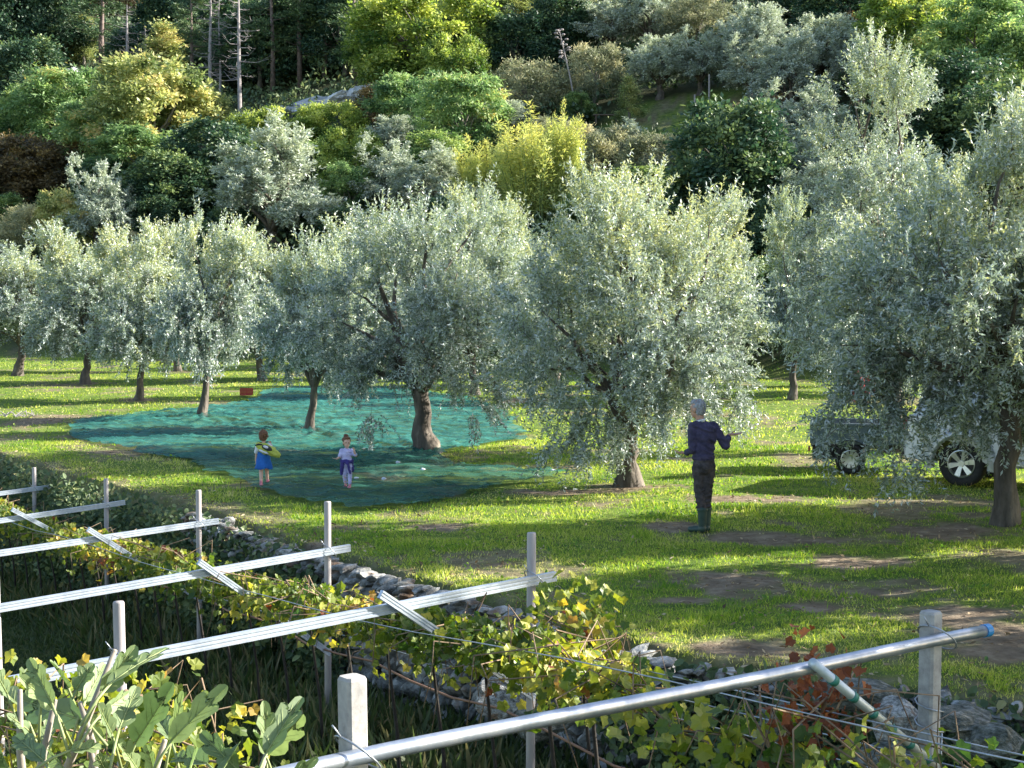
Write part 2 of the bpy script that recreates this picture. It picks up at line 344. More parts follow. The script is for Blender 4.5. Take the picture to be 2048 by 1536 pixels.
# ------------------------------------------------------------------ stamping leaves
DIAMOND = (np.array([(0, 0, 0), (.5, .45, .04), (0, 1, 0), (-.5, .45, .04)]), np.array([(0, 1, 2, 3)]))
LEAF3 = (np.array([(0, 0, 0), (.42, .3, .10), (.36, .72, .08), (0, 1, -.02), (-.36, .72, .08), (-.42, .3, .10), (0, .5, 0)]), np.array([(0, 1, 6), (1, 2, 6), (2, 3, 6), (3, 4, 6), (4, 5, 6), (5, 0, 6)]))
_o = [(0, .04), (.26, -.12), (.48, .06), (.46, .28), (.58, .52), (.40, .66), (.22, .74), (0, .98), (-.22, .74), (-.40, .66), (-.58, .52), (-.46, .28), (-.48, .06), (-.26, -.12)]
VINELEAF = (np.array([(x, y, .30*abs(x)-.28*y*y+.05*math.sin(9*x+7*y)) for x, y in _o]+[(0, .3, -.05)]), np.array([(i, (i+1) % 14, 14) for i in range(14)]))
def stamp(tpl, P, A, L, W, r, up=None, roll=1.0):
    """P positions, A axis directions (unit), L length, W width -> verts, faces"""
    n = len(P); T, Fc = tpl
    A = A/np.maximum(np.linalg.norm(A, axis=1, keepdims=True), 1e-6)
    q = r.normal(size=(n, 3)) if up is None else up+roll*r.normal(size=(n, 3))
    X = np.cross(A, q); X /= np.maximum(np.linalg.norm(X, axis=1, keepdims=True), 1e-6); Zn = np.cross(X, A)
    V = P[:, None, :]+T[None, :, 0, None]*(X*W[:, None])[:, None, :]+T[None, :, 1, None]*(A*L[:, None])[:, None, :]+T[None, :, 2, None]*(Zn*L[:, None])[:, None, :]
    k = len(T); G = (Fc[None]+(np.arange(n)*k)[:, None, None]).reshape(-1, Fc.shape[1])
    return V.reshape(-1, 3), G
def sph(r, n):
    v = r.normal(size=(n, 3)); return v/np.linalg.norm(v, axis=1, keepdims=True)
def limbs(mb, base, ends, r0, seed, trunk_top, flare=1.6, thin=.25):
    """a trunk to trunk_top and one bent limb from it to each end point"""
    rr = random.Random(seed); b = Vector(base); t = Vector(trunk_top); P = []; Rr = []
    n = 7
    for i in range(n+1):
        f = i/n; p = b.lerp(t, f)+Vector((rr.uniform(-1, 1), rr.uniform(-1, 1), 0))*r0*.35*math.sin(math.pi*f)
        P.append(p); Rr.append(r0*(1+(flare-1)*(1-f)**4)*(1-.18*f))
    P.insert(0, b-Vector((0, 0, .35))); Rr.insert(0, r0*flare*1.25)
    mb.tube(P, Rr, 14, nz=.28, seed=seed)
    for e in ends:
        e = Vector(e)
        if e.z < t.z+.25: continue
        k = 6; Q = []; Rq = []; m = (e-t).length
        off = Vector((rr.uniform(-1, 1), rr.uniform(-1, 1), rr.uniform(.0, .8)))*m*.12
        for i in range(k+1):
            f = i/k; p = t.lerp(e, f)+off*math.sin(math.pi*f)+Vector((rr.uniform(-1, 1), rr.uniform(-1, 1), rr.uniform(-1, 1)))*m*.03
            if i == 0: p = P[-2]
            Q.append(p); Rq.append(r0*(.62*(1-f)+thin*.18)*(.9 if i else 1))
        mb.tube(Q, Rq, 7, nz=.2, seed=rr.randint(0, 9999))
def olive_geo(lobes, seed, nshoot, nleaf, leaf=.065, wid=.017, base_r=.17, trunk_top=None, shoot=(.3, .8)):
    """lobes: (x,y,z,rx,rz,weight)"""
    r = np.random.default_rng(seed); lb = np.array([l[:5] for l in lobes]); n = nshoot
    area = lb[:, 3]**2+lb[:, 3]*lb[:, 4]; k = r.choice(len(lb), n, p=area/area.sum())
    nc = n//9; kc = k[:nc]; Dc = sph(r, nc); uc = r.random(nc)**.33
    Pc = lb[kc, :3]+Dc*np.stack([lb[kc, 3], lb[kc, 3], lb[kc, 4]], 1)*uc[:, None]*.86
    q = r.integers(0, nc, n); D = Dc[q]+sph(r, n)*.45; D /= np.linalg.norm(D, axis=1, keepdims=True); P0 = Pc[q]+sph(r, n)*(.16*r.random(n))[:, None]; ctn = r.normal(size=nc)[q]
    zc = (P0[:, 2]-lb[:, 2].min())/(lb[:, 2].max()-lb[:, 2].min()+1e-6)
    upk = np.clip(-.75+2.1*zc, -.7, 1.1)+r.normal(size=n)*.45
    cen = lb[:, :3].mean(0); out = P0-cen; out[:, 2] *= .3; out /= np.linalg.norm(out, axis=1, keepdims=True)
    A = D*.7+out*.3+np.stack([0*upk, 0*upk, upk], 1)+r.normal(size=(n, 3))*.4; A /= np.linalg.norm(A, axis=1, keepdims=True)
    Ls = r.uniform(shoot[0], shoot[1], n)*np.where(upk > .6, 1.0, .8)
    # leaves along each shoot
    t = (np.arange(nleaf)+.5)/nleaf; T = np.clip(t[None]+r.uniform(-.5, .5, (n, nleaf))/nleaf, 0, 1)
    sag = -.16*(1-np.clip(upk, 0, 1))
    P = P0[:, None]+A[:, None]*(T*Ls[:, None])[..., None]; P[..., 2] += sag[:, None]*T**2*Ls[:, None]*1.4
    side = sph(r, n*nleaf).reshape(n, nleaf, 3)
    LA = A[:, None]*.6+side*.95+np.array([0, 0, .05])
    P = P.reshape(-1, 3); LA = LA.reshape(-1, 3); m = len(P)
    L = r.uniform(.7, 1.25, m)*leaf; W = r.uniform(.8, 1.3, m)*wid
    V, G = stamp(DIAMOND, P, LA, L, W, r)
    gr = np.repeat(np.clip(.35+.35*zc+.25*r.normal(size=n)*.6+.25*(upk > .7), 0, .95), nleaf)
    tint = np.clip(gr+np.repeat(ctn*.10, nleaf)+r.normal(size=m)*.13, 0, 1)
    # fine twigs
    q = r.choice(n, min(n, 700), replace=False); tp = np.array([(0, 0, 0), (1, 0, 0), (.3, 1, 0)])
    TV, TF = stamp((np.array([(-.5, 0, 0), (.5, 0, 0), (0, 1, 0)]), np.array([(0, 1, 2)])), P0[q]-A[q]*.25, A[q], Ls[q]*1.15, np.full(len(q), .014), r)
    return V, G, tint, (TV, TF)
def olive_tree(lobes, seed, loc, label, nshoot=1800, nleaf=34, base_r=.17, trunk_top=(0, 0, 1.4), group=None, base=(0, 0, 0), leaf=.078, wid=.023, mat='olive', flare=1.7, cat='tree', shoot=(.3, .8)):
    V, G, tint, tw = olive_geo(lobes, seed, nshoot, nleaf, leaf, wid, shoot=shoot)
    e = empty('olive_tree', loc); tag(e, label, cat, group)
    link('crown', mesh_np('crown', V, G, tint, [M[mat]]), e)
    mb = MB(); ends = [(l[0], l[1], l[2]+l[4]*.2) for l in lobes]
    limbs(mb, base, ends, base_r, seed, trunk_top, flare)
    if tw is not None:
        mb.add([tuple(p) for p in tw[0].tolist()], [tuple(f) for f in tw[1].tolist()])
    mb.build('trunk', M['bark'], e, smooth_sh=True)
    return e
def lobes_px(items, base, ppm, seed, depth=.8, extra=5, R=2.):
    rr = random.Random(seed); out = []
    for cx, cy, r in items:
        x = (cx-base[0])/ppm; z = (base[1]-cy)/ppm
        r *= 1.13
        out.append((x, rr.uniform(-depth, depth)*(.4 if r > 1 else 1), z, r, r*rr.uniform(.95, 1.15)))
    xs = [o[0] for o in out]; zs = [o[2] for o in out]; mx = sum(xs)/len(xs)
    for k in range(extra):
        s = 1 if k % 2 else -1
        out.append((mx+rr.uniform(-.45, .45)*R, s*rr.uniform(.55, .8)*R, rr.uniform(.35, .72)*max(zs), rr.uniform(.32, .45)*R, rr.uniform(.35, .5)*R))
    return out
# orchard trees: outline lobes are given where the photo shows them, at the distance of each trunk foot
g = gp(1255, 972); ppm = F/g.y
L1 = lobes_px([(1195, 470, .62), (1275, 425, .55), (1235, 520, .8), (1350, 520, .6), (1415, 465, .45), (1120, 590, .75), (1250, 640, 1.2), (1420, 610, .7), (1400, 700, .75), (1110, 700, .75), (1180, 790, .8), (1330, 780, .7), (1190, 850, .45), (1110, 850, .35), (1430, 780, .5), (1080, 640, .6), (1060, 730, .5), (1460, 690, .5), (1250, 860, .35)], (1255, 972), ppm, 1)
olive_tree(L1, 11, g, 'big round olive tree on bare earth just left of the grey-haired man', 3500, 36, .17, (.05, 0, 1.0))
g = gp(852, 908); ppm = F/g.y
L2 = lobes_px([(755, 470, .6), (850, 455, .55), (960, 450, .5), (800, 540, .8), (920, 560, .9), (700, 590, .7), (1000, 590, .6), (840, 640, 1.0), (700, 700, .7), (760, 760, .55), (950, 720, .8), (735, 830, .38), (960, 800, .4), (1000, 690, .6), (900, 800, .3), (1020, 640, .6), (670, 650, .6), (650, 740, .4)], (852, 908), ppm, 2)
olive_tree(L2, 12, g, 'olive tree with the thick forked trunk at the right end of the green nets', 3200, 34, .18, (-.12, 0, 1.4), flare=1.9)
g = gp(2010, 1050); ppm = F/g.y
L3 = lobes_px([(1990, 330, .6), (2070, 300, .6), (1900, 400, .6), (2090, 420, .9), (1830, 440, .5), (1950, 520, .9), (1800, 540, .7), (1740, 620, .5), (1860, 640, .8), (2050, 640, .9), (1680, 700, .45), (1830, 720, .4), (1920, 720, .45), (2060, 760, .6), (1690, 790, .3), (1770, 830, .35), (1800, 920, .28), (1640, 880, .12), (1850, 930, .2), (2140, 600, .9), (2150, 760, .7), (2060, 840, .4), (1860, 790, .36), (1955, 790, .42), (2030, 800, .45), (1770, 790, .36), (1880, 745, .5), (1790, 910, .2), (1730, 815, .34), (1680, 845, .2), (1865, 850, .22), (1650, 820, .12)], (2010, 1050), ppm, 3)
olive_tree(L3, 13, g, 'large near olive tree at the right edge whose branches hang over the trailer', 4000, 36, .155, (.05, 0, 1.9), flare=1.3, shoot=(.3, .75))
g = gp(1790, 905); ppm = F/g.y
L4 = lobes_px([(1730, 160, .55), (1690, 210, .5), (1770, 230, .6), (1740, 290, .45), (1800, 320, .45), (1650, 300, .45), (1700, 340, .5), (1640, 420, .5), (1770, 360, .4), (1820, 230, .35), (1700, 420, .6), (1790, 400, .6), (1640, 560, .6), (1740, 560, 1.0), (1860, 520, .8), (1700, 680, .8), (1820, 680, .8)], (1790, 905), ppm, 4)
olive_tree(L4, 14, g, 'tall olive tree with a high leaning plume above a bare pale limb, behind the trailer', 2800, 32, .17, (-.1, 0, 2.6))
# shared olive shapes for the rest of the grove
def std_lobes(seed, Hh=5.2, Rr=1.9):
    rr = random.Random(seed); out = []
    for k in range(7):
        a = 2*math.pi*(k+rr.random()*.6)/7; q = Rr*rr.uniform(.45, .62)
        out.append((math.cos(a)*q, math.sin(a)*q, Hh*rr.uniform(.34, .55), Rr*rr.uniform(.28, .46), Rr*rr.uniform(.3, .46)))
    for k in range(6):
        a = 2*math.pi*(k+rr.random()*.7)/6; q = Rr*rr.uniform(.2, .55)
        out.append((math.cos(a)*q, math.sin(a)*q, Hh*rr.uniform(.60, .86), Rr*rr.uniform(.2, .36), Rr*rr.uniform(.34, .5)))
    out.append((0, 0, Hh*.55, Rr*.55, Rr*.6)); return out
PROTO = {}
def proto_olive(i):
    if i in PROTO: return PROTO[i]
    lob = std_lobes(50+i)
    V, G, tint, tw = olive_geo(lob, 60+i, 2300, 28, .10, .034)
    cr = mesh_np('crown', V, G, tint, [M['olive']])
    mb = MB(); limbs(mb, (0, 0, 0), [l[:3] for l in lob], .115, 70+i, (0.12*(-1)**i, 0, 1.3), 1.7)
    mb.add([tuple(p) for p in tw[0].tolist()], [tuple(f) for f in tw[1].tolist()])
    t = mb.build('trunk', M['bark'], None, smooth_sh=True); tm = t.data; bpy.data.objects.remove(t)
    PROTO[i] = (cr, tm); return PROTO[i]
def place_pair(name, meshes, loc, rz, sc, label, cat, group=None):
    e = empty(name, loc, rz, sc); tag(e, label, cat, group)
    link('crown', meshes[0], e)
    if meshes[1]: link('trunk', meshes[1], e)
    return e
ORCH = [  # px base, py base, crown top py, crown width px, label
 (403, 836, 435, 235, 'slim olive tree growing out of the left half of the green net'),
 (617, 866, 445, 235, 'olive tree behind the two children, net gathered in folds at its foot'),
 (278, 801, 470, 210, 'olive tree third from the left, small dark trunk on a bare patch'),
 (170, 768, 455, 230, 'olive tree second from the left, flared root in shaded grass'),
 (35, 752, 480, 230, 'leftmost olive tree at the edge of the orchard grass'),
 (1585, 800, 405, 200, 'olive tree with pointed top between the man and the trailer, behind them'),
 (1690, 770, 430, 230, 'olive tree with leaning limb behind the red sacks'),
 (525, 762, 470, 190, 'olive tree behind the red crate'),
 (950, 790, 400, 220, 'olive tree at the back behind the thick forked one'),
 (1430, 745, 400, 180, 'olive tree directly behind the round one by the man'),
 (770, 758, 440, 230, 'back row olive tree between the slim trunk and the forked trunk'),
 (1110, 770, 470, 210, 'back row olive tree above the patch of bright grass'),
 (1860, 790, 330, 260, 'olive tree behind the parked car'),
 (355, 742, 450, 170, 'distant olive tree behind the left half of the net')]
for k, (bx, by, ty, wp, lab) in enumerate(ORCH):
    g = gp(bx, by); s = g.y/F; hz = (by-ty)*s/5.25; wx = wp*s/3.45
    o = place_pair('olive_tree', proto_olive((k*3+k//4) % 5), g, 2.3*k, (wx*(1.08 if k % 3 else .92), wx*.95, hz), lab, 'tree', 'olive trees of the lower orchard')
    o.rotation_euler.x = rad(4*math.sin(k*2.1)); o.rotation_euler.y = rad(4*math.cos(k*3.7))
# ------------------------------------------------------------------ hillside trees
def clump_tree(seed, mat, w, h, ncl, nlf_, leaf, wid, z0=.12, shape='round', rad_=(.8, 1.2), flat=1., tshift=0., droop=0., tpl=DIAMOND, base_r=.14, barkm='twig'):
    r = np.random.default_rng(seed); cs = []; nlf = int(nlf_*1.25)
    for k in range(ncl):
        for _ in range(30):
            z = r.uniform(z0, .93); a = r.uniform(0, 2*math.pi)
            if shape == 'round': q = math.sqrt(max(0, 1-((z-.5)/.52)**2))
            elif shape == 'cone': q = (1.02-z)*1.15
            elif shape == 'spire': q = (.35+.65*abs(math.sin(z*4+seed)))*(1-z)**.5
            elif shape == 'vase': q = .35+.75*z if z < .75 else 1.2*(1-z)*2.5
            elif shape == 'bush': q = math.sqrt(max(0, 1-(z*.98)**2.2))
            rd = q*r.uniform(.3, 1.15)**.5
            break
        cs.append((math.cos(a)*rd*w/2*.86, math.sin(a)*rd*w/2*.86, z*h, r.uniform(*rad_)))
    cs = np.array(cs); n = ncl*nlf; k = np.repeat(np.arange(ncl), nlf); D = sph(r, n); u = r.random(n)**.6*r.uniform(.8, 1.25, n)
    rr = cs[k, 3]; P = cs[k, :3]+D*np.stack([rr, rr, rr*flat], 1)*u[:, None]
    # a few strays so the outline breaks up
    st = r.random(n) < .16; P[st] += D[st]*rr[st, None]*r.uniform(.2, 1.1, st.sum())[:, None]
    A = D*.6+r.normal(size=(n, 3))*.5+np.array([0, 0, .15-droop])
    L = r.uniform(.4, 1.25, n)*leaf*.9; W = r.uniform(.4, 1.25, n)*wid*.86
    V, G = stamp(tpl, P, A, L, W, r, up=np.array([0, 0, 1.])[None]+D, roll=.7)
    ct = r.normal(size=ncl)*.2; zt = cs[:, 2]/h
    tint = np.clip(.42+tshift+ct[k]+.25*(zt[k]-.5)+r.normal(size=n)*.15, 0, 1)
    if len(tpl[1]) > 1: tint = np.repeat(tint, len(tpl[1]))
    cr = mesh_np('crown', V, G, tint, [M[mat]])
    mb = MB(); idx = r.choice(ncl, min(ncl, 14), replace=False)
    limbs(mb, (0, 0, 0), [tuple(cs[i, :3]) for i in idx], base_r, seed, (0, 0, h*.28), 1.5)
    t = mb.build('trunk', M[barkm], None, smooth_sh=True); tm = t.data; bpy.data.objects.remove(t)
    return (cr, tm, w, h)
def bamboo(seed, w, h):
    r = np.random.default_rng(seed); Vs = []; Gs = []; off = 0; P = []; A = []; mb = MB()
    nc = 60
    for c in range(nc):
        a = r.uniform(0, 6.28); q = r.random()**.6*w*.30; bx, by = math.cos(a)*q*.6, math.sin(a)*q*.6
        hh = h*r.uniform(.55, 1.)*(1-.25*q/(w*.3)); lean = np.array([math.cos(a), math.sin(a)])*r.uniform(.05, .30)*w*.5
        pts = []
        for i in range(7):
            f = i/6; pts.append((bx+lean[0]*f**2, by+lean[1]*f**2, hh*f*(1-.08*f)))
        mb.tube(pts, [.03*(1-.8*i/6) for i in range(7)], 4)
        m = 330; f = r.uniform(.12, 1., m); p = np.stack([bx+lean[0]*f**2, by+lean[1]*f**2, hh*f*(1-.08*f)], 1)
        sp = .55*(1.12-f)**.7*w/5; d = sph(r, m); d[:, 2] *= .6; p += d*sp[:, None]*r.random(m)[:, None]
        P.append(p); ax = d*.5; ax[:, 2] += .45; A.append(ax+r.normal(size=(m, 3))*.35)
    P = np.concatenate(P); A = np.concatenate(A); n = len(P)
    V, G = stamp(DIAMOND, P, A, r.uniform(.13, .30, n), r.uniform(.035, .06, n), r)
    tint = np.clip(.5+.3*(P[:, 2]/h-.5)+.3*(vnoise(P[:, 0]*1.2+9, P[:, 1]*1.2+9, seed)-.5)+r.normal(size=n)*.17, 0, 1)
    cr = mesh_np('foliage', V, G, tint, [M['bamboo']])
    t = mb.build('trunk', M['bamboo'], None); tm = t.data; bpy.data.objects.remove(t); return (cr, tm, w, h)
def pine(seed, w, h, bare=.35):
    r = np.random.default_rng(seed); mb = MB(); rr = random.Random(seed)
    mb.tube([(0, 0, -.5), (.05, 0, h*.35), (-.04, .04, h*.7), (0, 0, h)], [.17, .13, .08, .02], 7)
    P = []; D = []
    for k in range(34):
        z = h*(bare*.6+(1-bare*.6)*(k+rr.random())/34); f = (z/h-bare*.6)/(1-bare*.6); a = rr.random()*6.28
        L = w*.5*(1-f)**.75*rr.uniform(.6, 1.1)+.25
        if f < .25: L *= .6
        e = Vector((math.cos(a)*L, math.sin(a)*L, z+L*.12)); mb.tube([(0, 0, z), (e.x*.5, e.y*.5, z+.02*L), e], [.04, .025, .01], 4)
        if z/h < bare and rr.random() < .7: continue
        m = 150; t = r.uniform(.3, 1.05, m)
        p = np.stack([e.x*t, e.y*t, z+(e.z-z)*t], 1)+r.normal(size=(m, 3))*np.array([.20, .20, .10])*(.6+L*.35)
        P.append(p); D.append(np.tile(np.array([[e.x, e.y, .5*L]])/max(L, .1), (m, 1)))
    P = np.concatenate(P); D = np.concatenate(D)+r.normal(size=(len(P), 3))*.7; n = len(P)
    V, G = stamp(DIAMOND, P, D, r.uniform(.18, .36, n), r.uniform(.05, .09, n), r)
    cr = mesh_np('crown', V, G, np.clip(.45+r.normal(size=n)*.2, 0, 1), [M['pine']])
    t = mb.build('trunk', M['pinebark'], None, smooth_sh=True); tm = t.data; bpy.data.objects.remove(t); return (cr, tm, w, h)
def bare_tree(seed, w, h):
    rr = random.Random(seed); mb = MB()
    mb.tube([(0, 0, -.5), (.08, 0, h*.4), (-.05, .05, h*.75), (.03, 0, h)], [.15, .12, .07, .015], 7)
    br = MB()
    for k in range(46):
        z = h*(.22+.75*(k+rr.random())/46); f = z/h; a = rr.random()*6.28; L = w*.5*(1.15-f)**.7*rr.uniform(.5, 1.2)
        d = Vector((math.cos(a), math.sin(a), 0)); e = d*L+Vector((0, 0, z+L*rr.uniform(-.05, .35))); m_ = d*L*.55+Vector((0, 0, z-L*.04))
        br.tube([(0, 0, z), m_, e], [.035, .022, .008], 4)
        for j in range(3):
            s = rr.uniform(.4, .95); p = Vector((0, 0, z)).lerp(e, s); q = p+Vector((rr.uniform(-1, 1), rr.uniform(-1, 1), rr.uniform(-.2, .9)))*L*.3
            br.tube([p, q], [.014, .006], 3)
    t = mb.build('t', M['deadwood']); b = br.build('b', M['deadwood']); tm, bm_ = t.data, b.data; bpy.data.objects.remove(t); bpy.data.objects.remove(b)
    return (bm_, tm, w, h)
KP = {}
def kproto(kind, v):
    if (kind, v) in KP: return KP[(kind, v)]
    s = 300+v*17+sum(map(ord, kind))
    if kind == 'olive':
        lob = std_lobes(s, 5.2, 2.1); V, G, tint, tw = olive_geo(lob, s, 2000, 13, .15, .05, shoot=(.25, .55))
        mb = MB(); limbs(mb, (0, 0, 0), [l[:3] for l in lob], .15, s, (0, 0, 1.1), 1.6)
        t = mb.build('trunk', M['bark'], None, smooth_sh=True); tm = t.data; bpy.data.objects.remove(t)
        p = (mesh_np('crown', V, G, tint, [M['olive_far']]), tm, 4.3, 5.25)
    elif kind == 'yellow': p = clump_tree(s, 'yellow', 6, 8, 130, 150, .30, .19, shape='round', rad_=(.32, .62), flat=.8)
    elif kind == 'spire': p = clump_tree(s, 'yellow', 3, 8, 38, 200, .22, .14, shape='cone', rad_=(.35, .7), flat=1.2, tshift=-.1)
    elif kind == 'lime': p = clump_tree(s, 'lime', 7, 7, 150, 150, .27, .18, shape='round', rad_=(.32, .62), flat=.85)
    elif kind == 'green': p = clump_tree(s, 'green', 6, 7, 140, 140, .28, .18, shape='bush', rad_=(.32, .65))
    elif kind == 'locust': p = clump_tree(s, 'locust', 6.5, 7.5, 130, 140, .40, .14, shape='round', rad_=(.35, .65), flat=.55, droop=.5)
    elif kind == 'dark': p = clump_tree(s, 'dark', 6, 7, 140, 140, .30, .19, shape='bush', rad_=(.35, .7))
    elif kind == 'broad': p = clump_tree(s, 'dark', 6.5, 8.5, 150, 130, .34, .22, shape='round', rad_=(.35, .7), tshift=.1)
    elif kind == 'scrub': p = clump_tree(s, 'scrub', 5, 4.5, 110, 120, .26, .08, shape='bush', rad_=(.25, .5))
    elif kind == 'rust': p = clump_tree(s, 'rust', 5, 5, 100, 120, .27, .15, shape='bush', rad_=(.25, .5))
    elif kind == 'hedge': p = clump_tree(s, 'lime', 5, 4.5, 110, 120, .24, .13, shape='bush', rad_=(.25, .5), tshift=-.12)
    elif kind == 'bamboo': p = bamboo(s, 6, 8)
    elif kind == 'pine': p = pine(s, 4.4, 11)
    elif kind == 'bare': p = bare_tree(s, 4, 11)
    KP[(kind, v)] = p; return p
NAMES = {'olive': ('olive_tree', 'tree'), 'yellow': ('yellow_tree', 'tree'), 'spire': ('yellow_tree', 'tree'), 'lime': ('broadleaf_tree', 'tree'), 'green': ('broadleaf_tree', 'tree'), 'locust': ('feathery_tree', 'tree'), 'dark': ('evergreen_tree', 'tree'), 'broad': ('broadleaf_tree', 'tree'), 'scrub': ('dry_shrub', 'shrub'), 'rust': ('autumn_shrub', 'shrub'), 'hedge': ('green_shrub', 'shrub'), 'bamboo': ('bamboo_clump', 'bamboo'), 'pine': ('pine_tree', 'tree'), 'bare': ('bare_tree', 'tree')}
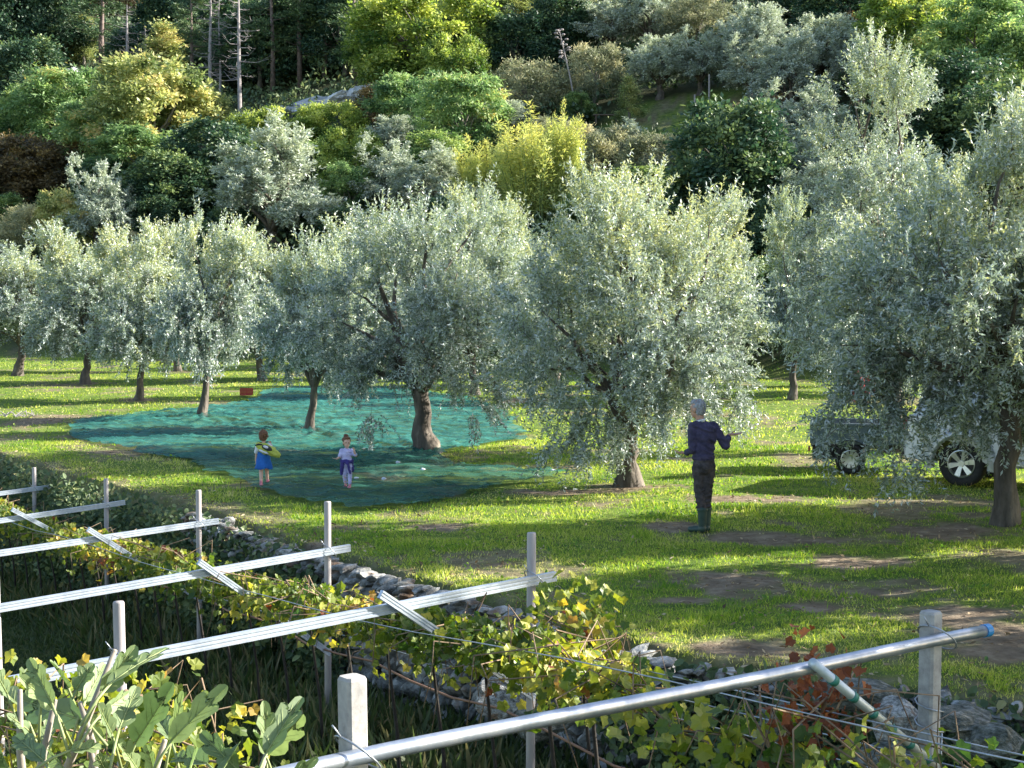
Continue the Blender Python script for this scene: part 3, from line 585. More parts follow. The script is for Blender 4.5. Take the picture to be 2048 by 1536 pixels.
HILL = [  # kind, centre px, base py, crown top py, width px, label
 ('dark', 25, 150, -30, 130, 'dark evergreen filling the top left corner'),
 ('dark', 105, 130, -60, 130, 'dark evergreen right of the top left corner one'),
 ('pine', 205, 150, -40, 130, 'pine tree beside the pale bare tree at the upper left'),
 ('dark', 60, 250, 90, 140, 'dark evergreen beside the pale rock on the upper left slope'),
 ('spire', 130, 130, 38, 50, 'golden pointed shrub, left one of two above the left rock'),
 ('spire', 168, 135, 36, 46, 'golden pointed shrub, right one of two above the left rock'),
 ('rust', 215, 30, -40, 110, 'brown topped tree at the top edge above the pale bare tree'),
 ('bare', 257, 215, 25, 90, 'short pale bare tree on the upper left slope'),
 ('bare', 292, 205, 62, 50, 'smallest bare tree just right of the short pale one'),
 ('dark', 280, 190, 60, 120, 'dark bush behind the bare trees on the upper left'),
 ('pine', 385, 210, -20, 90, 'pine with a green top left of the two tall bare trunks'),
 ('bare', 422, 215, -30, 80, 'tall bare tree with tangled grey twigs'),
 ('bare', 440, 210, 10, 60, 'thin bare tree between two taller bare trunks'),
 ('bare', 480, 230, -40, 85, 'tallest bare trunk standing right of the other bare trees'),
 ('spire', 330, 210, 55, 95, 'pointed olive-gold tree top above the big yellow tree'),
 ('yellow', 305, 370, 125, 185, 'big yellow autumn tree on the left slope'),
 ('yellow', 385, 330, 180, 130, 'yellow tree with orange edge right of the big yellow one'),
 ('locust', 130, 330, 145, 170, 'pale green feathery tree left of the big yellow tree'),
 ('locust', 225, 370, 200, 170, 'yellowish green tree in front of the big yellow tree'),
 ('locust', 280, 400, 260, 160, 'light green tree at the foot of the big yellow tree'),
 ('green', 60, 330, 180, 120, 'green bush on the left edge under the dark evergreens'),
 ('rust', 40, 420, 280, 140, 'brown leaved thicket on the left edge'),
 ('rust', 120, 400, 290, 150, 'brown leaved thicket left of the small round olive'),
 ('dark', 215, 430, 320, 110, 'dark tree above the small round olive'),
 ('broad', 345, 470, 310, 150, 'dark tree filling the shade between the two far olives'),
 ('broad', 420, 440, 250, 150, 'dark tree left of the wide far olive'),
 ('dark', 310, 500, 395, 100, 'low dark bush right of the small round olive'),
 ('olive', 200, 530, 330, 135, 'small round olive tree alone against dark woods at the left'),
 ('olive', 545, 515, 262, 235, 'wide silver olive tree on the first slope, left of centre'),
 ('yellow', 115, 515, 385, 80, 'bright yellow bush left of the small round olive'),
 ('yellow', 155, 540, 425, 70, 'lower yellow bush with green sprigs at the left'),
 ('scrub', 60, 520, 420, 110, 'dry grey-brown shrub under the bright yellow bush'),
 ('green', 10, 480, 395, 80, 'green bush cut by the left edge above the orchard'),
 ('pine', 545, 190, -60, 110, 'pine tree first right of the bare trunks'),
 ('pine', 600, 175, -70, 110, 'pine tree second right of the bare trunks'),
 ('pine', 650, 160, -60, 110, 'pine tree third right of the bare trunks'),
 ('pine', 710, 160, -50, 110, 'pine tree next to the bright lime tree'),
 ('dark', 520, 180, 20, 150, 'dark evergreen behind the pines left of centre'),
 ('dark', 610, 150, -20, 150, 'dark evergreen behind the middle pines'),
 ('dark', 690, 150, -20, 130, 'dark evergreen behind the pine by the lime tree'),
 ('dark', 440, 150, -40, 140, 'dark evergreen behind the tall bare trunks'),
 ('dark', 350, 110, -60, 120, 'dark evergreen behind the golden spire'),
 ('hedge', 500, 330, 235, 100, 'light green shrub left of the row below the pale rock'),
 ('lime', 580, 330, 222, 130, 'yellow-green shrub in the row below the pale rock'),
 ('lime', 665, 330, 212, 110, 'bright green shrub right of the row below the pale rock'),
 ('green', 470, 320, 260, 110, 'low green bush between yellow tree and wide olive'),
 ('green', 620, 400, 290, 120, 'green bush just above the wide far olive'),
 ('lime', 850, 190, -20, 230, 'large bright lime tree at the top, left of centre'),
 ('lime', 775, 190, 10, 130, 'lime coloured tree leaning on the left of the large one'),
 ('lime', 910, 230, 80, 110, 'lime coloured tree at the lower right of the large one'),
 ('rust', 755, 280, 180, 90, 'rusty brown shrub right of the pale rock'),
 ('locust', 830, 300, 150, 140, 'soft green tree below the large lime tree'),
 ('locust', 925, 330, 150, 150, 'blue-green feathery tree above the golden bamboo'),
 ('olive', 790, 330, 230, 120, 'grey-green bush between the rusty shrub and the feathery tree'),
 ('green', 870, 380, 270, 130, 'dark green bush left of the golden bamboo'),
 ('lime', 700, 400, 265, 110, 'light green tree on the right of the wide far olive'),
 ('locust', 700, 450, 330, 90, 'pale green sapling touching the wide far olive'),
 ('olive', 775, 440, 285, 130, 'far olive tree right of the pale green sapling'),
 ('olive', 860, 450, 305, 170, 'far olive tree just left of the golden bamboo'),
 ('dark', 940, 160, 30, 120, 'dark tree right of the large lime tree'),
 ('dark', 1040, 160, 35, 130, 'dark tree left of the tall flower stalk'),
 ('yellow', 1000, 60, -50, 130, 'yellowish tree at the top edge, centre'),
 ('scrub', 1060, 240, 130, 150, 'dry olive-brown shrub left of the tall flower stalk'),
 ('scrub', 1190, 210, 98, 110, 'dry brown shrub right of the tall flower stalk'),
 ('green', 1155, 250, 190, 60, 'small round green bush under the flower stalk'),
 ('dark', 1120, 130, -10, 120, 'dark tree behind the tall flower stalk'),
 ('bamboo', 1070, 450, 195, 250, 'tall golden bamboo clump at centre'),
 ('bamboo', 970, 450, 245, 150, 'golden bamboo, smaller clump left of the tall one'),
 ('bamboo', 1130, 440, 190, 110, 'narrow golden bamboo at the right of the tall clump'),
 ('scrub', 1200, 390, 262, 120, 'grey dry shrub right of the golden bamboo'),
 ('olive', 1240, 370, 255, 130, 'greyish bush below the grassed ledge'),
 ('scrub', 1310, 400, 278, 140, 'grey dry shrub left of the big dark leafy tree'),
 ('green', 1290, 440, 340, 150, 'green bush low between bamboo and dark leafy tree'),
 ('green', 1200, 470, 370, 130, 'green bush at the right foot of the bamboo'),
 ('spire', 1258, 250, 160, 46, 'thin yellow shrub at the edge of the grassed ledge'),
 ('olive', 1220, 120, -20, 140, 'grey olive high on the slope, left of the upper group'),
 ('olive', 1300, 110, -40, 130, 'grey olive at the top edge above the round ones'),
 ('olive', 1320, 198, 70, 130, 'pale round olive behind the grassed ledge'),
 ('olive', 1400, 190, 70, 110, 'pale olive behind the two pale stakes'),
 ('scrub', 1395, 90, 0, 130, 'mauve-brown twiggy thicket at the top right of centre'),
 ('olive', 1505, 180, 5, 130, 'tall pale olive at the top, right of the twiggy thicket'),
 ('olive', 1500, 205, 85, 120, 'pale olive right of the two pale stakes'),
 ('olive', 1580, 240, 80, 150, 'pale olive in the middle of the upper right group'),
 ('olive', 1640, 190, 30, 150, 'pale olive with yellowish side at the upper right'),
 ('olive', 1590, 330, 180, 170, 'pale olive above the dark leafy tree, right side'),
 ('olive', 1650, 360, 230, 150, 'pale olive left of the leaning plume'),
 ('olive', 1450, 290, 222, 90, 'small grey olive on top of the dark leafy tree'),
 ('broad', 1460, 500, 215, 200, 'big dark leafy tree right of centre'),
 ('broad', 1400, 480, 330, 110, 'smaller dark tree leaning on the left of the big dark leafy one'),
 ('rust', 1545, 270, 200, 90, 'small red-tinged shrub above the big dark leafy tree'),
 ('olive', 1590, 430, 260, 120, 'grey olive at the right shoulder of the dark leafy tree'),
 ('olive', 1620, 500, 325, 160, 'bluish olive behind the pointed orchard tree'),
 ('dark', 1560, 520, 400, 120, 'low dark bush in the gap right of the dark leafy tree'),
 ('dark', 1690, 100, -50, 160, 'dark bluish tree at the top edge on the right'),
 ('dark', 1590, 70, -50, 120, 'dark tree at the top edge between pale olives'),
 ('rust', 1695, 110, 35, 60, 'orange tipped shrub at the upper right'),
 ('lime', 1850, 170, -30, 210, 'bright yellow-green tree at the top right'),
 ('locust', 1790, 170, 20, 130, 'feathery tree at the left of the bright top right tree'),
 ('locust', 1960, 200, 0, 190, 'feathery green tree in the top right corner'),
 ('green', 2040, 260, 60, 150, 'green tree on the right edge under the corner tree'),
 ('broad', 1900, 340, 120, 220, 'dark shaded feathery tree on the right slope'),
 ('broad', 1830, 380, 200, 160, 'dark shaded tree right of the leaning plume'),
 ('broad', 2010, 380, 170, 170, 'dark shaded tree by the right edge'),
 ('dark', 1800, 430, 290, 150, 'dark bush behind the parting of the two right olives'),
 ('olive', 1720, 200, 60, 110, 'pale olive behind the leaning plume'),
 ('dark', 470, 520, 420, 110, 'dark bush left under the wide far olive'),
 ('dark', 690, 500, 420, 120, 'dark bush right under the wide far olive'),
 ('scrub', 380, 520, 455, 90, 'dry shrub at the edge of the back orchard'),
 ('dark', 900, 500, 400, 150, 'dark bush under the far olives at centre'),
 ('dark', 1350, 530, 420, 160, 'dark bush below the dark leafy tree, left side'),
 ('dark', 1500, 640, 520, 150, 'dark bush at the foot of the slope behind the man'),
 ('olive', 420, 300, 240, 80, 'small grey bush at the right foot of the big yellow tree'),
 ('scrub', 560, 260, 222, 70, 'low grey shrub under the pale rock'),
 ('locust', 620, 470, 400, 110, 'light green sapling under the right side of the wide far olive'),
 ('olive', 920, 470, 375, 110, 'grey olive at the left foot of the golden bamboo'),
 ('scrub', 250, 540, 470, 110, 'dry grey shrub behind the third orchard olive'),
 ('lime', 60, 180, 110, 70, 'yellow-green bush in the shade of the upper left evergreens'),
 ('rust', 150, 260, 190, 70, 'reddish bush on top of the pale green feathery tree'),
 ('scrub', 1100, 320, 240, 90, 'greyish shrub just behind the top of the golden bamboo'),
 ('olive', 1000, 290, 200, 110, 'grey-green shrub left above the golden bamboo'),
 ('locust', 1350, 330, 268, 80, 'pale sprigged shrub left above the big dark leafy tree'),
 ('olive', 1750, 470, 370, 120, 'grey olive in the gap under the leaning plume'),
 ('lime', 1930, 110, 10, 110, 'sunlit lime tree between the two top right trees'),
 ('scrub', 1130, 80, 0, 120, 'brownish tree crown at the top edge above the flower stalk'),
 ('olive', 1370, 60, -30, 90, 'grey olive crown at the top edge beside the twiggy thicket'),
 ('green', 1650, 650, 540, 150, 'green bush at the foot of the slope behind the trailer'),
]
for k, (kind, cx, by, ty, wp, lab) in enumerate(HILL):
    p = kproto(kind, k % 2 if kind not in ('olive', 'dark', 'pine', 'bare') else k % 3)
    g = gp(cx, by); s = g.y/F; wx = wp*s/p[2]*1.38; hz = (by-ty)*s/p[3]*1.06
    nm, cat = NAMES[kind]
    e = place_pair(nm, p[:2], g, 2.1*k, (wx, wx, hz), lab, cat, None)
    if kind == 'bare': [setattr(c, 'name', 'branches') for c in C.objects if c.parent == e and c.data == p[0]]
# dead flower stalk
g = gp(1155, 235); mb = MB(); top = pt(1118, 58, g.y); base = Vector(g)
rel = top-base; mb.tube([(0, 0, 0), (rel.x*.45, 0, rel.z*.5), (rel.x, 0, rel.z)], [.07, .05, .02], 6)
e = empty('agave_stalk', g); tag(e, 'dead leaning agave flower stalk with withered side heads on the slope', 'plant')
mb.build('stalk', M['deadwood'], e)
mb = MB(); rr = random.Random(3)
for k in range(16):
    f = .62+.38*k/16; p = Vector((rel.x*f, 0, rel.z*f)); a = rr.random()*6.28; q = p+Vector((math.cos(a)*.45, math.sin(a)*.45, .22))*(1.25-f*.6)
    mb.tube([p, q], [.02, .012], 4); mb.ball(q, (.14, .14, .07), 6)
mb.build('seed_head', M['deadwood'], e)
# pale stakes on the ledge, and a rough bench
for px, b, t_, lab in [(1389, 243, 190, 'short pale stake on the grassed ledge'), (1418, 215, 150, 'tall pale stake on the grassed ledge'), (1500, 205, 172, 'pale stake under the upper right olives')]:
    g = gp(px, b); hh = (b-t_)*g.y/F; mb = MB(); mb.tube([(0, 0, -.3), (0.01, 0, hh*.5), (0, 0, hh)], [.07, .065, .055], 8)
    o = mb.build('stake', M['deadwood']); o.location = g; tag(o, lab, 'stake', 'stakes on the ledge')
g = gp(1212, 247); e = empty('garden_bench', g); tag(e, 'low wooden bench in shade at the left of the grassed ledge', 'bench'); s = g.y/F
M['oldwood'] = surf('old wood', [(.3, (.10, .07, .05)), (.7, (.22, .17, .13))], rough=.9, scale=6)
mb = MB(); mb.box((0, 0, .55), (52*s, .5, .07), bev=.01); mb.build('seat', M['oldwood'], e)
for sx in (-1, 1):
    mb = MB(); mb.box((sx*20*s, 0, .25), (.09, .4, .53), bev=.01); mb.build('leg', M['oldwood'], e)
# rocks
def rock_mesh(seed, n=3, amp=.35):
    bm = bmesh.new(); bmesh.ops.create_icosphere(bm, subdivisions=n, radius=1); rr = random.Random(seed)
    from mathutils import noise
    o = Vector((rr.random()*50, rr.random()*50, rr.random()*50))
    pl = [(Vector((rr.gauss(0, 1), rr.gauss(0, 1), rr.gauss(0, 1))).normalized(), rr.uniform(.55, .85)) for _ in range(10)]
    for v in bm.verts:
        for nn, dd in pl:
            e = v.co.dot(nn)-dd
            if e > 0: v.co -= nn*e*.9
        v.co *= 1+amp*noise.noise(v.co*1.6+o)+amp*.4*noise.noise(v.co*4+o)
    bm.verts.index_update(); V = np.array([v.co[:] for v in bm.verts]); Fc = np.array([[v.index for v in f.verts] for f in bm.faces]); bm.free(); return V, Fc
M['cliff'] = surf('pale cliff rock', [(.3, (.16, .16, .16)), (.45, (.44, .44, .45)), (.62, (.80, .79, .77))], rough=.95, scale=.9, detail=9, bump=1., bscale=1.6, dist=1.2)
for k, (cx, cy, wp, hp, lab) in enumerate([(655, 198, 230, 62, 'largest pale rock face on the slope below the pines'), (480, 245, 110, 40, 'pale rock beside the yellow tree'), (100, 140, 120, 50, 'pale rock on the upper left slope'), (20, 280, 80, 70, 'pale rock on the left edge'), (1655, 20, 70, 40, 'mauve rock at the top right')]):
    g = gp(cx, cy+hp*.4); s = g.y/F; VV = []; FF = []; o_ = 0; r_ = np.random.default_rng(k)
    for j in range(14):
        V, Fc = rock_mesh(k*20+j, 3, .4); x_ = r_.uniform(-.8, .8); V = V*np.array([r_.uniform(.2, .42), .6, r_.uniform(.25, .6)])+np.array([x_, r_.uniform(-.3, .4), r_.uniform(-.5, .35)*(1-abs(x_)*.6)]); VV.append(V); FF.append(Fc+o_); o_ += len(V)
    V = np.concatenate(VV); Fc = np.concatenate(FF); V = V*(1+.16*(fbm(V[:, 0]*5+7, V[:, 1]*5+V[:, 2]*7, 3, k)-.5))[:, None]; V[:, 2] += .10*np.round(V[:, 0]*3+V[:, 2]*2)*.4-.04*V[:, 0]
    me = mesh_np('rock_outcrop', V, Fc, mats=[M['cliff']], smooth_sh=False); o = link('rock_outcrop', me); o.location = g+Vector((0, 0, hp*.2*s)); o.scale = (wp*.55*s, 2.2, hp*.6*s)
    o.rotation_euler = (0, -.2 if k < 2 else .1, 0)
    tag(o, lab, 'rock')
# undergrowth on the slope
def undergrowth():
    r = np.random.default_rng(77); n = 200000
    Y = 50+170*r.random(n)**1.3; X = (r.random(n)-.5)*Y*1.05
    y0 = 66-0.65*np.clip(X, -40, 40); led = ledge(X, Y)
    k = (Y > y0+3)&(led > .85); X, Y = X[k], Y[k]; n = len(X)
    nn = fbm(X*.35, Y*.35, 3, 8); Z = H(X, Y)+r.random(n)**.7*np.clip((nn-.3)*4.5, .15, 2.2)
    P = np.stack([X, Y, Z], 1); A = sph(r, n)+np.array([0, 0, .6]); s = .5+Y/160
    V, G = stamp(DIAMOND, P, A, r.uniform(.2, .42, n)*s, r.uniform(.12, .26, n)*s, r, up=np.array([0, -.3, 1.])[None], roll=.8)
    tint = np.clip(.15+.9*(fbm(X*.12, Y*.12, 2, 19)-.25)+r.normal(size=n)*.15, 0, 1)
    tag(link('undergrowth', mesh_np('undergrowth', V, G, tint, [M['under']])), 'dense dark undergrowth covering the wooded slope between the trees', 'undergrowth', kind='stuff')
undergrowth()
# ------------------------------------------------------------------ dry stone wall along the terrace edge
def wall_stones():
    r = np.random.default_rng(5); protos = [rock_mesh(100+k, 2, .38) for k in range(8)]
    W = np.array(WALL); seg = np.hypot(*np.diff(W, axis=0).T); cum = np.concatenate([[0], np.cumsum(seg)])
    Vs = []; Fs = []; off = 0; s = 0.5
    def put(x, y, z, sc, ang):
        nonlocal off
        V, Fc = protos[r.integers(8)]; a = ang+r.normal()*.2; ca, sa = math.cos(a), math.sin(a)
        tl = r.normal()*.2; Q = V*np.array(sc); Q = np.stack([Q[:, 0], Q[:, 1]*math.cos(tl)-Q[:, 2]*math.sin(tl), Q[:, 1]*math.sin(tl)+Q[:, 2]*math.cos(tl)], 1)
        Q = np.stack([Q[:, 0]*ca-Q[:, 1]*sa, Q[:, 0]*sa+Q[:, 1]*ca, Q[:, 2]], 1)+np.array([x, y, z]); Vs.append(Q); Fs.append(Fc+off); off += len(Q)
    LAY = [.24, .2, .18, .16, .15, .14, .13, .12, .11, .10, .09]; TOT = sum(LAY)
    for layer in range(11):
        s = .3+r.random()*.2; hh = LAY[layer]
        while s < cum[6]+1.2:
            k = np.searchsorted(cum, s)-1; f = (s-cum[k])/seg[k]; p = W[k]*(1-f)+W[k+1]*f; d = (W[k+1]-W[k])/seg[k]
            n = np.array([d[1], -d[0]]); n = n if wall_d(*(p+n*.3)) > 0 else -n
            big = r.random() < .12
            wd = r.uniform(.09, .24)*(1.15-.03*layer)*(1.4 if big else 1)
            lo = float(lower_z(*p)); hi = float(H(*(p+n*.6)))+.03; frac = (sum(LAY[:layer])+hh/2)/TOT; hg = hh*(hi-lo)/TOT
            q = p-n*(.20-.10*frac)+n*r.normal()*.022
            put(q[0], q[1], lo+(hi-lo)*frac+r.normal()*.012, (wd*.60, .15+.04*r.random(), hg*(.85 if big else .62)), math.atan2(d[1], d[0]))
            s += wd*1.02
    me = mesh_np('dry_stone_wall', np.concatenate(Vs), np.concatenate(Fs), mats=[M['stone']], smooth_sh=False)
    o = link('dry_stone_wall', me); tag(o, 'pale dry stone retaining wall along the edge of the orchard terrace', 'stone wall')
wall_stones()
for k, (px, py, wp, hp, lab) in enumerate([(1560, 1450, 110, 80, 'dark overgrown boulder behind the ringed brace'), (1720, 1395, 170, 70, 'flat dark boulder left of the square end post'), (1790, 1450, 110, 110, 'pale pitted boulder touching the square end post'),
                                       (1925, 1440, 150, 50, 'flat slab right of the square end post'), (1975, 1480, 90, 90, 'white rounded stone at the lower right corner'), (1780, 1530, 140, 90, 'boulder at the foot of the square end post'),
                                       (1000, 1390, 110, 90, 'large white boulder in the wall under the vines'), (1080, 1440, 110, 70, 'grey boulder low in the wall beside the round post')]):
    g = gp(px, min(py+hp*.3, 1530)); Y = max(g.y, 11.0) if px > 1500 else 13.6-(px-1000)*.012
    if px > 1500: Y = 11.9-(px-1560)*.0022-(py-1395)*.004
    V, Fc = rock_mesh(40+k, 3, .34); me = mesh_np('boulder', V, Fc, mats=[M['stone'] if k in (2, 6) else M['darkstone']]); o = link('boulder', me); s = Y/F
    o.location = pt(px, py, Y); o.scale = (wp*.52*s, .28, hp*.55*s); o.rotation_euler = (0, 0, .2*k); tag(o, lab, 'boulder')
# ------------------------------------------------------------------ trellis
DX, DY = -.779, -.627
PY = [7.9+3.78*i for i in range(6)]
PTOP = [(1862, 1222), (1063, 1065), (655, 1003), (397, 980), (212, 957), (68, 935)]
BEAM = [[(1950, 1256), (1862, 1272), (1700, 1307), (1580, 1333), (1400, 1368), (1100, 1424), (704, 1500), (540, 1540), (330, 1586)],
        [(1100, 1150), (1063, 1157), (785, 1212), (430, 1276), (0, 1363)], [(693, 1094), (655, 1101), (383, 1147), (0, 1213)],
        [(432, 1041), (397, 1048), (215, 1075), (0, 1105)], [(246, 1004), (212, 1010), (0, 1040)], [(98, 973), (68, 978), (0, 986)]]
BRACE = [((1582, 1315), (1850, 1525)), ((742, 1183), (1060, 1392)), ((386, 1120), (655, 1305)), ((168, 1056), (400, 1200)), ((18, 1017), (214, 1120)), None]
FRONT = [(704, 1352), (237, 1203), None, None, None, None]
def fpt(i, px, py, off=0.0):
    X0 = pt(*PTOP[i], PY[i]).x; r = ray(px, py); t = (PY[i]*r[0]-X0*r[1])/(DX*r[1]-DY*r[0])
    Y = PY[i]+DY*t; p = pt(px, py, Y); return p+Vector((.627, -.779, 0))*off
def extrude(mb, P, prof, mi=0):
    V = []; Fc = []; n = len(prof)
    for i, p in enumerate(P):
        d = (P[min(i+1, len(P)-1)]-P[max(i-1, 0)]).normalized(); side = Vector((0, 0, 1)).cross(d).normalized(); up = d.cross(side)
        for a, b in prof: V.append(p+side*a+up*b)
    for i in range(len(P)-1):
        for k in range(n): a = i*n+k; b = i*n+(k+1) % n; Fc.append((a, b, b+n, a+n))
    Fc.append(tuple(range(n))[::-1]); Fc.append(tuple(range((len(P)-1)*n, len(P)*n))); mb.add(V, Fc, mi)
def ribprof(w, h):
    a, b, q = w/2, h/2, .005
    right = [(a, -b), (a, -b*.55), (a-q, -b*.50), (a-q, -b*.2), (a, -b*.15), (a, b*.15), (a-q, b*.2), (a-q, b*.5), (a, b*.55), (a, b)]
    left = [(-x, -y) for x, y in right]; return right+left
def rot_post(mb, base, top, w, mi=0, square=True):
    d = top-base
    if square:
        a, c = w/2, w*.14; pr = [(a, -a+c), (a, a-c), (a-c, a), (-a+c, a), (-a, a-c), (-a, -a+c), (-a+c, -a), (a-c, -a)]
        th = math.atan2(DY, DX); ca, sa = math.cos(th), math.sin(th); V = []; Fc = []
        for p, k in ((base, 1), (base+d*.5, 1), (top-d.normalized()*.012, 1), (top, .86)):
            for x, y in pr: V.append(p+Vector((x*ca-y*sa, x*sa+y*ca, 0))*k)
        for i in range(3):
            for k in range(8): Fc.append((i*8+k, i*8+(k+1) % 8, i*8+8+(k+1) % 8, i*8+8+k))
        Fc.append(tuple(range(24, 32))); Fc.append(tuple(range(8))[::-1]); mb.add(V, Fc, mi)
    else: mb.tube([base, base+d*.5, top-d.normalized()*.01, top], [w/2, w/2, w/2, w*.44], 16)
DN = ['', '']
FL = ['trellis frame with round zinc pipe beam and blue end cap, nearest the camera', 'trellis frame with ribbed beam crossing the picture above the fig leaves, second from the right',
      'trellis frame whose round post stands before the net, third from the right', 'trellis frame fourth from the right, end of its beam touching the grass terrace',
      'short trellis frame fifth from the right, beam in shade', 'farthest trellis frame at the left edge']
FR = []
for i in range(6):
    top = pt(*PTOP[i], PY[i]); lz = float(lower_z(top.x, top.y)); base0 = Vector((top.x+.02, top.y, lz))
    e = empty('vine_trellis', base0); tag(e, FL[i], 'trellis', 'trellis frames of the vineyard'); FR.append(e)
    def loc(p): return Vector(p)-base0
    mb = MB(); rot_post(mb, loc(base0)-Vector((0.03, 0, .4)), loc(top), .092 if i == 0 else .070, square=(i == 0)); mb.build('post', M['concrete'] if i == 0 else M['post'], e, smooth_sh=(i != 0))
    # beam lies on the camera side of the post
    off = .075 if i == 0 else .062
    P = [fpt(i, *q, off=0)+Vector((.627, -.779, 0))*off for q in BEAM[i]]
    if i == 0: P[-1] = P[-2]+(P[-2]-P[-3]).normalized()*1.2
    ext = (P[-1]-P[-3]).normalized(); Lf = 3.75
    cur = (P[-1]-P[0]).length
    if i >= 1 and cur < Lf+.3: P.append(P[-1]+ext*(Lf+.3-cur))
    Pl = [loc(p) for p in P]; mb = MB()
    if i == 0:
        # gentle bend: resample
        Q = []
        for a, b in zip(Pl[:-1], Pl[1:]): Q += [a.lerp(b, f) for f in (0, .5)]
        Q.append(Pl[-1])
        for _ in range(2): Q = [Q[0]]+[(Q[k-1]+Q[k]*2+Q[k+1])/4 for k in range(1, len(Q)-1)]+[Q[-1]]
        mb.tube(Q, .031, 20); mb.build('beam', M['pipe'], e, smooth_sh=True)
        d = (Q[0]-Q[1]).normalized(); mb = MB(); mb.tube([Q[0]-d*.035, Q[0]+d*.012, Q[0]+d*.018], [.035, .035, .030], 20); mb.build('end_cap', M['cap'], e, smooth_sh=False)
    else:
        a, b = Pl[0], Pl[-1]; extrude(mb, [a, a.lerp(b, .5), b], ribprof(.038, .072)); mb.build('beam', M['zinc'], e)
    bz = lambda t: None
    # front post
    fl = Lf-.25
    if FRONT[i]: ft = fpt(i, *FRONT[i])
    else: ft = Vector((top.x+DX*3.4, top.y+DY*3.4, P[-1].z+.30))
    fz = float(lower_z(ft.x, ft.y)); mb = MB(); rot_post(mb, loc(Vector((ft.x+.03, ft.y, fz-.4))), loc(ft), .088 if i == 0 else .072, square=(i == 0)); mb.build('post', M['concrete'] if i == 0 else M['post'], e, smooth_sh=(i != 0))
    if BRACE[i]:
        a = fpt(i, *BRACE[i][0])+Vector((.627, -.779, 0))*(off+.055); b = fpt(i, *BRACE[i][1])+Vector((.627, -.779, 0))*(off*.8); mb = MB()
        if i == 0:
            mb.tube([loc(a), loc(b)], .024, 14); o = mb.build('brace', M['brace'], e, smooth_sh=True)
            for k in range(1, 7):
                rg = MB(); p = loc(a).lerp(loc(b), k/6.5); d = (loc(b)-loc(a)).normalized(); rg.tube([p-d*.02, p+d*.02], .027, 14)
                rg.build('ring', M['greenring'], o, smooth_sh=True)
        else: extrude(mb, [loc(a), loc(b)], ribprof(.034, .060)); mb.build('brace', M['zinc'], e)
    # wire ties: a loop round post and beam
    def tie(p, rx, rz):
        tb = MB(); Q = []
        for k in range(19):
            a = 2*math.pi*k/18*1.02; u = Vector((DX, DY, 0)); v = Vector((.627, -.779, 0)); Q.append(loc(p)+u*math.cos(a)*rx+v*(math.sin(a)*rx*1.5+off*.5)+Vector((0, 0, math.cos(a)*rz)))
        tb.tube(Q, .0045, 5); tb.tube([Q[0], Q[0]+Vector((-.03, -.02, .05))], .004, 4); tb.build('wire_tie', M['wire'], e, smooth_sh=True)
    pb = fpt(i, *BEAM[i][1]); tie(pb, .06 if i else .072, .07)
    fb = None
    if FRONT[i]: tie(fpt(i, FRONT[i][0], {0: 1500, 1: 1315}[i]), .062 if i else .072, .07)
    if i == 0:
        tb = MB(); Q = []
        for k in range(30):
            a = k*.7; Q.append(loc(top)+Vector((math.cos(a)*.075, math.sin(a)*.075, -.42-.012*k)))
        tb.tube(Q[:22], .004, 5); tb.build('wire_tie', M['wire'], e, smooth_sh=True)
        tb = MB(); q0 = loc(top)+Vector((.06, -.02, -.62)); tb.tube([q0, q0+Vector((.02, .1, -.35)), q0+Vector((.16, .5, -1.9))], .006, 6); tb.build('guy_wire', M['wire'], e, smooth_sh=True)
PB = [(pt(*PTOP[i], PY[i]), fpt(i, *BEAM[i][2] if i < 5 else BEAM[i][1]).z) for i in range(6)]
def rowpt(s, t, dz=0.):
    """s: frame number along the row, t metres toward the front; dz from the beam height"""
    k = max(0, min(4, int(math.floor(s)))); f = s-k; a = PB[k]; b = PB[k+1]; p = a[0].lerp(b[0], f)
    return Vector((p.x+DX*t, p.y+DY*t, a[1]*(1-f)+b[1]*f+dz))
wi = [(0.75, -.28, 'upper thin wire running through the vine row'), (.45, -.5, 'lower thin wire running through the vine row'), (1.1, -.2, 'thin wire on the outer side of the vine row'), (.08, -.75, 'low wire stretched along the round posts')]
for t, dz, lab in wi:
    mb = MB(); mb.tube([rowpt(-.75+k*.25, t, dz-(.02*math.sin(k))) for k in range(28)], .0045, 5)
    tag(mb.build('trellis_wire', M['wire'], smooth_sh=True), lab, 'wire', 'wires of the trellis')
mb = MB(); mb.tube([rowpt(-1+k*.2, .05, 0)*1 for k in range(1)] or [], [], 4) if False else None
Q = []
for k in range(36):
    s = -1.1+k*.2; p = rowpt(s, .0); Q.append(Vector((p.x-.05, p.y-.06, float(lower_z(p.x, p.y))+.88+.04*math.sin(k*1.9)+.02*math.sin(k*.7))))
mb = MB(); mb.tube(Q, .010, 6); tag(mb.build('irrigation_pipe', M['drip'], smooth_sh=True), 'thin brown irrigation pipe sagging along the row of posts', 'irrigation pipe')
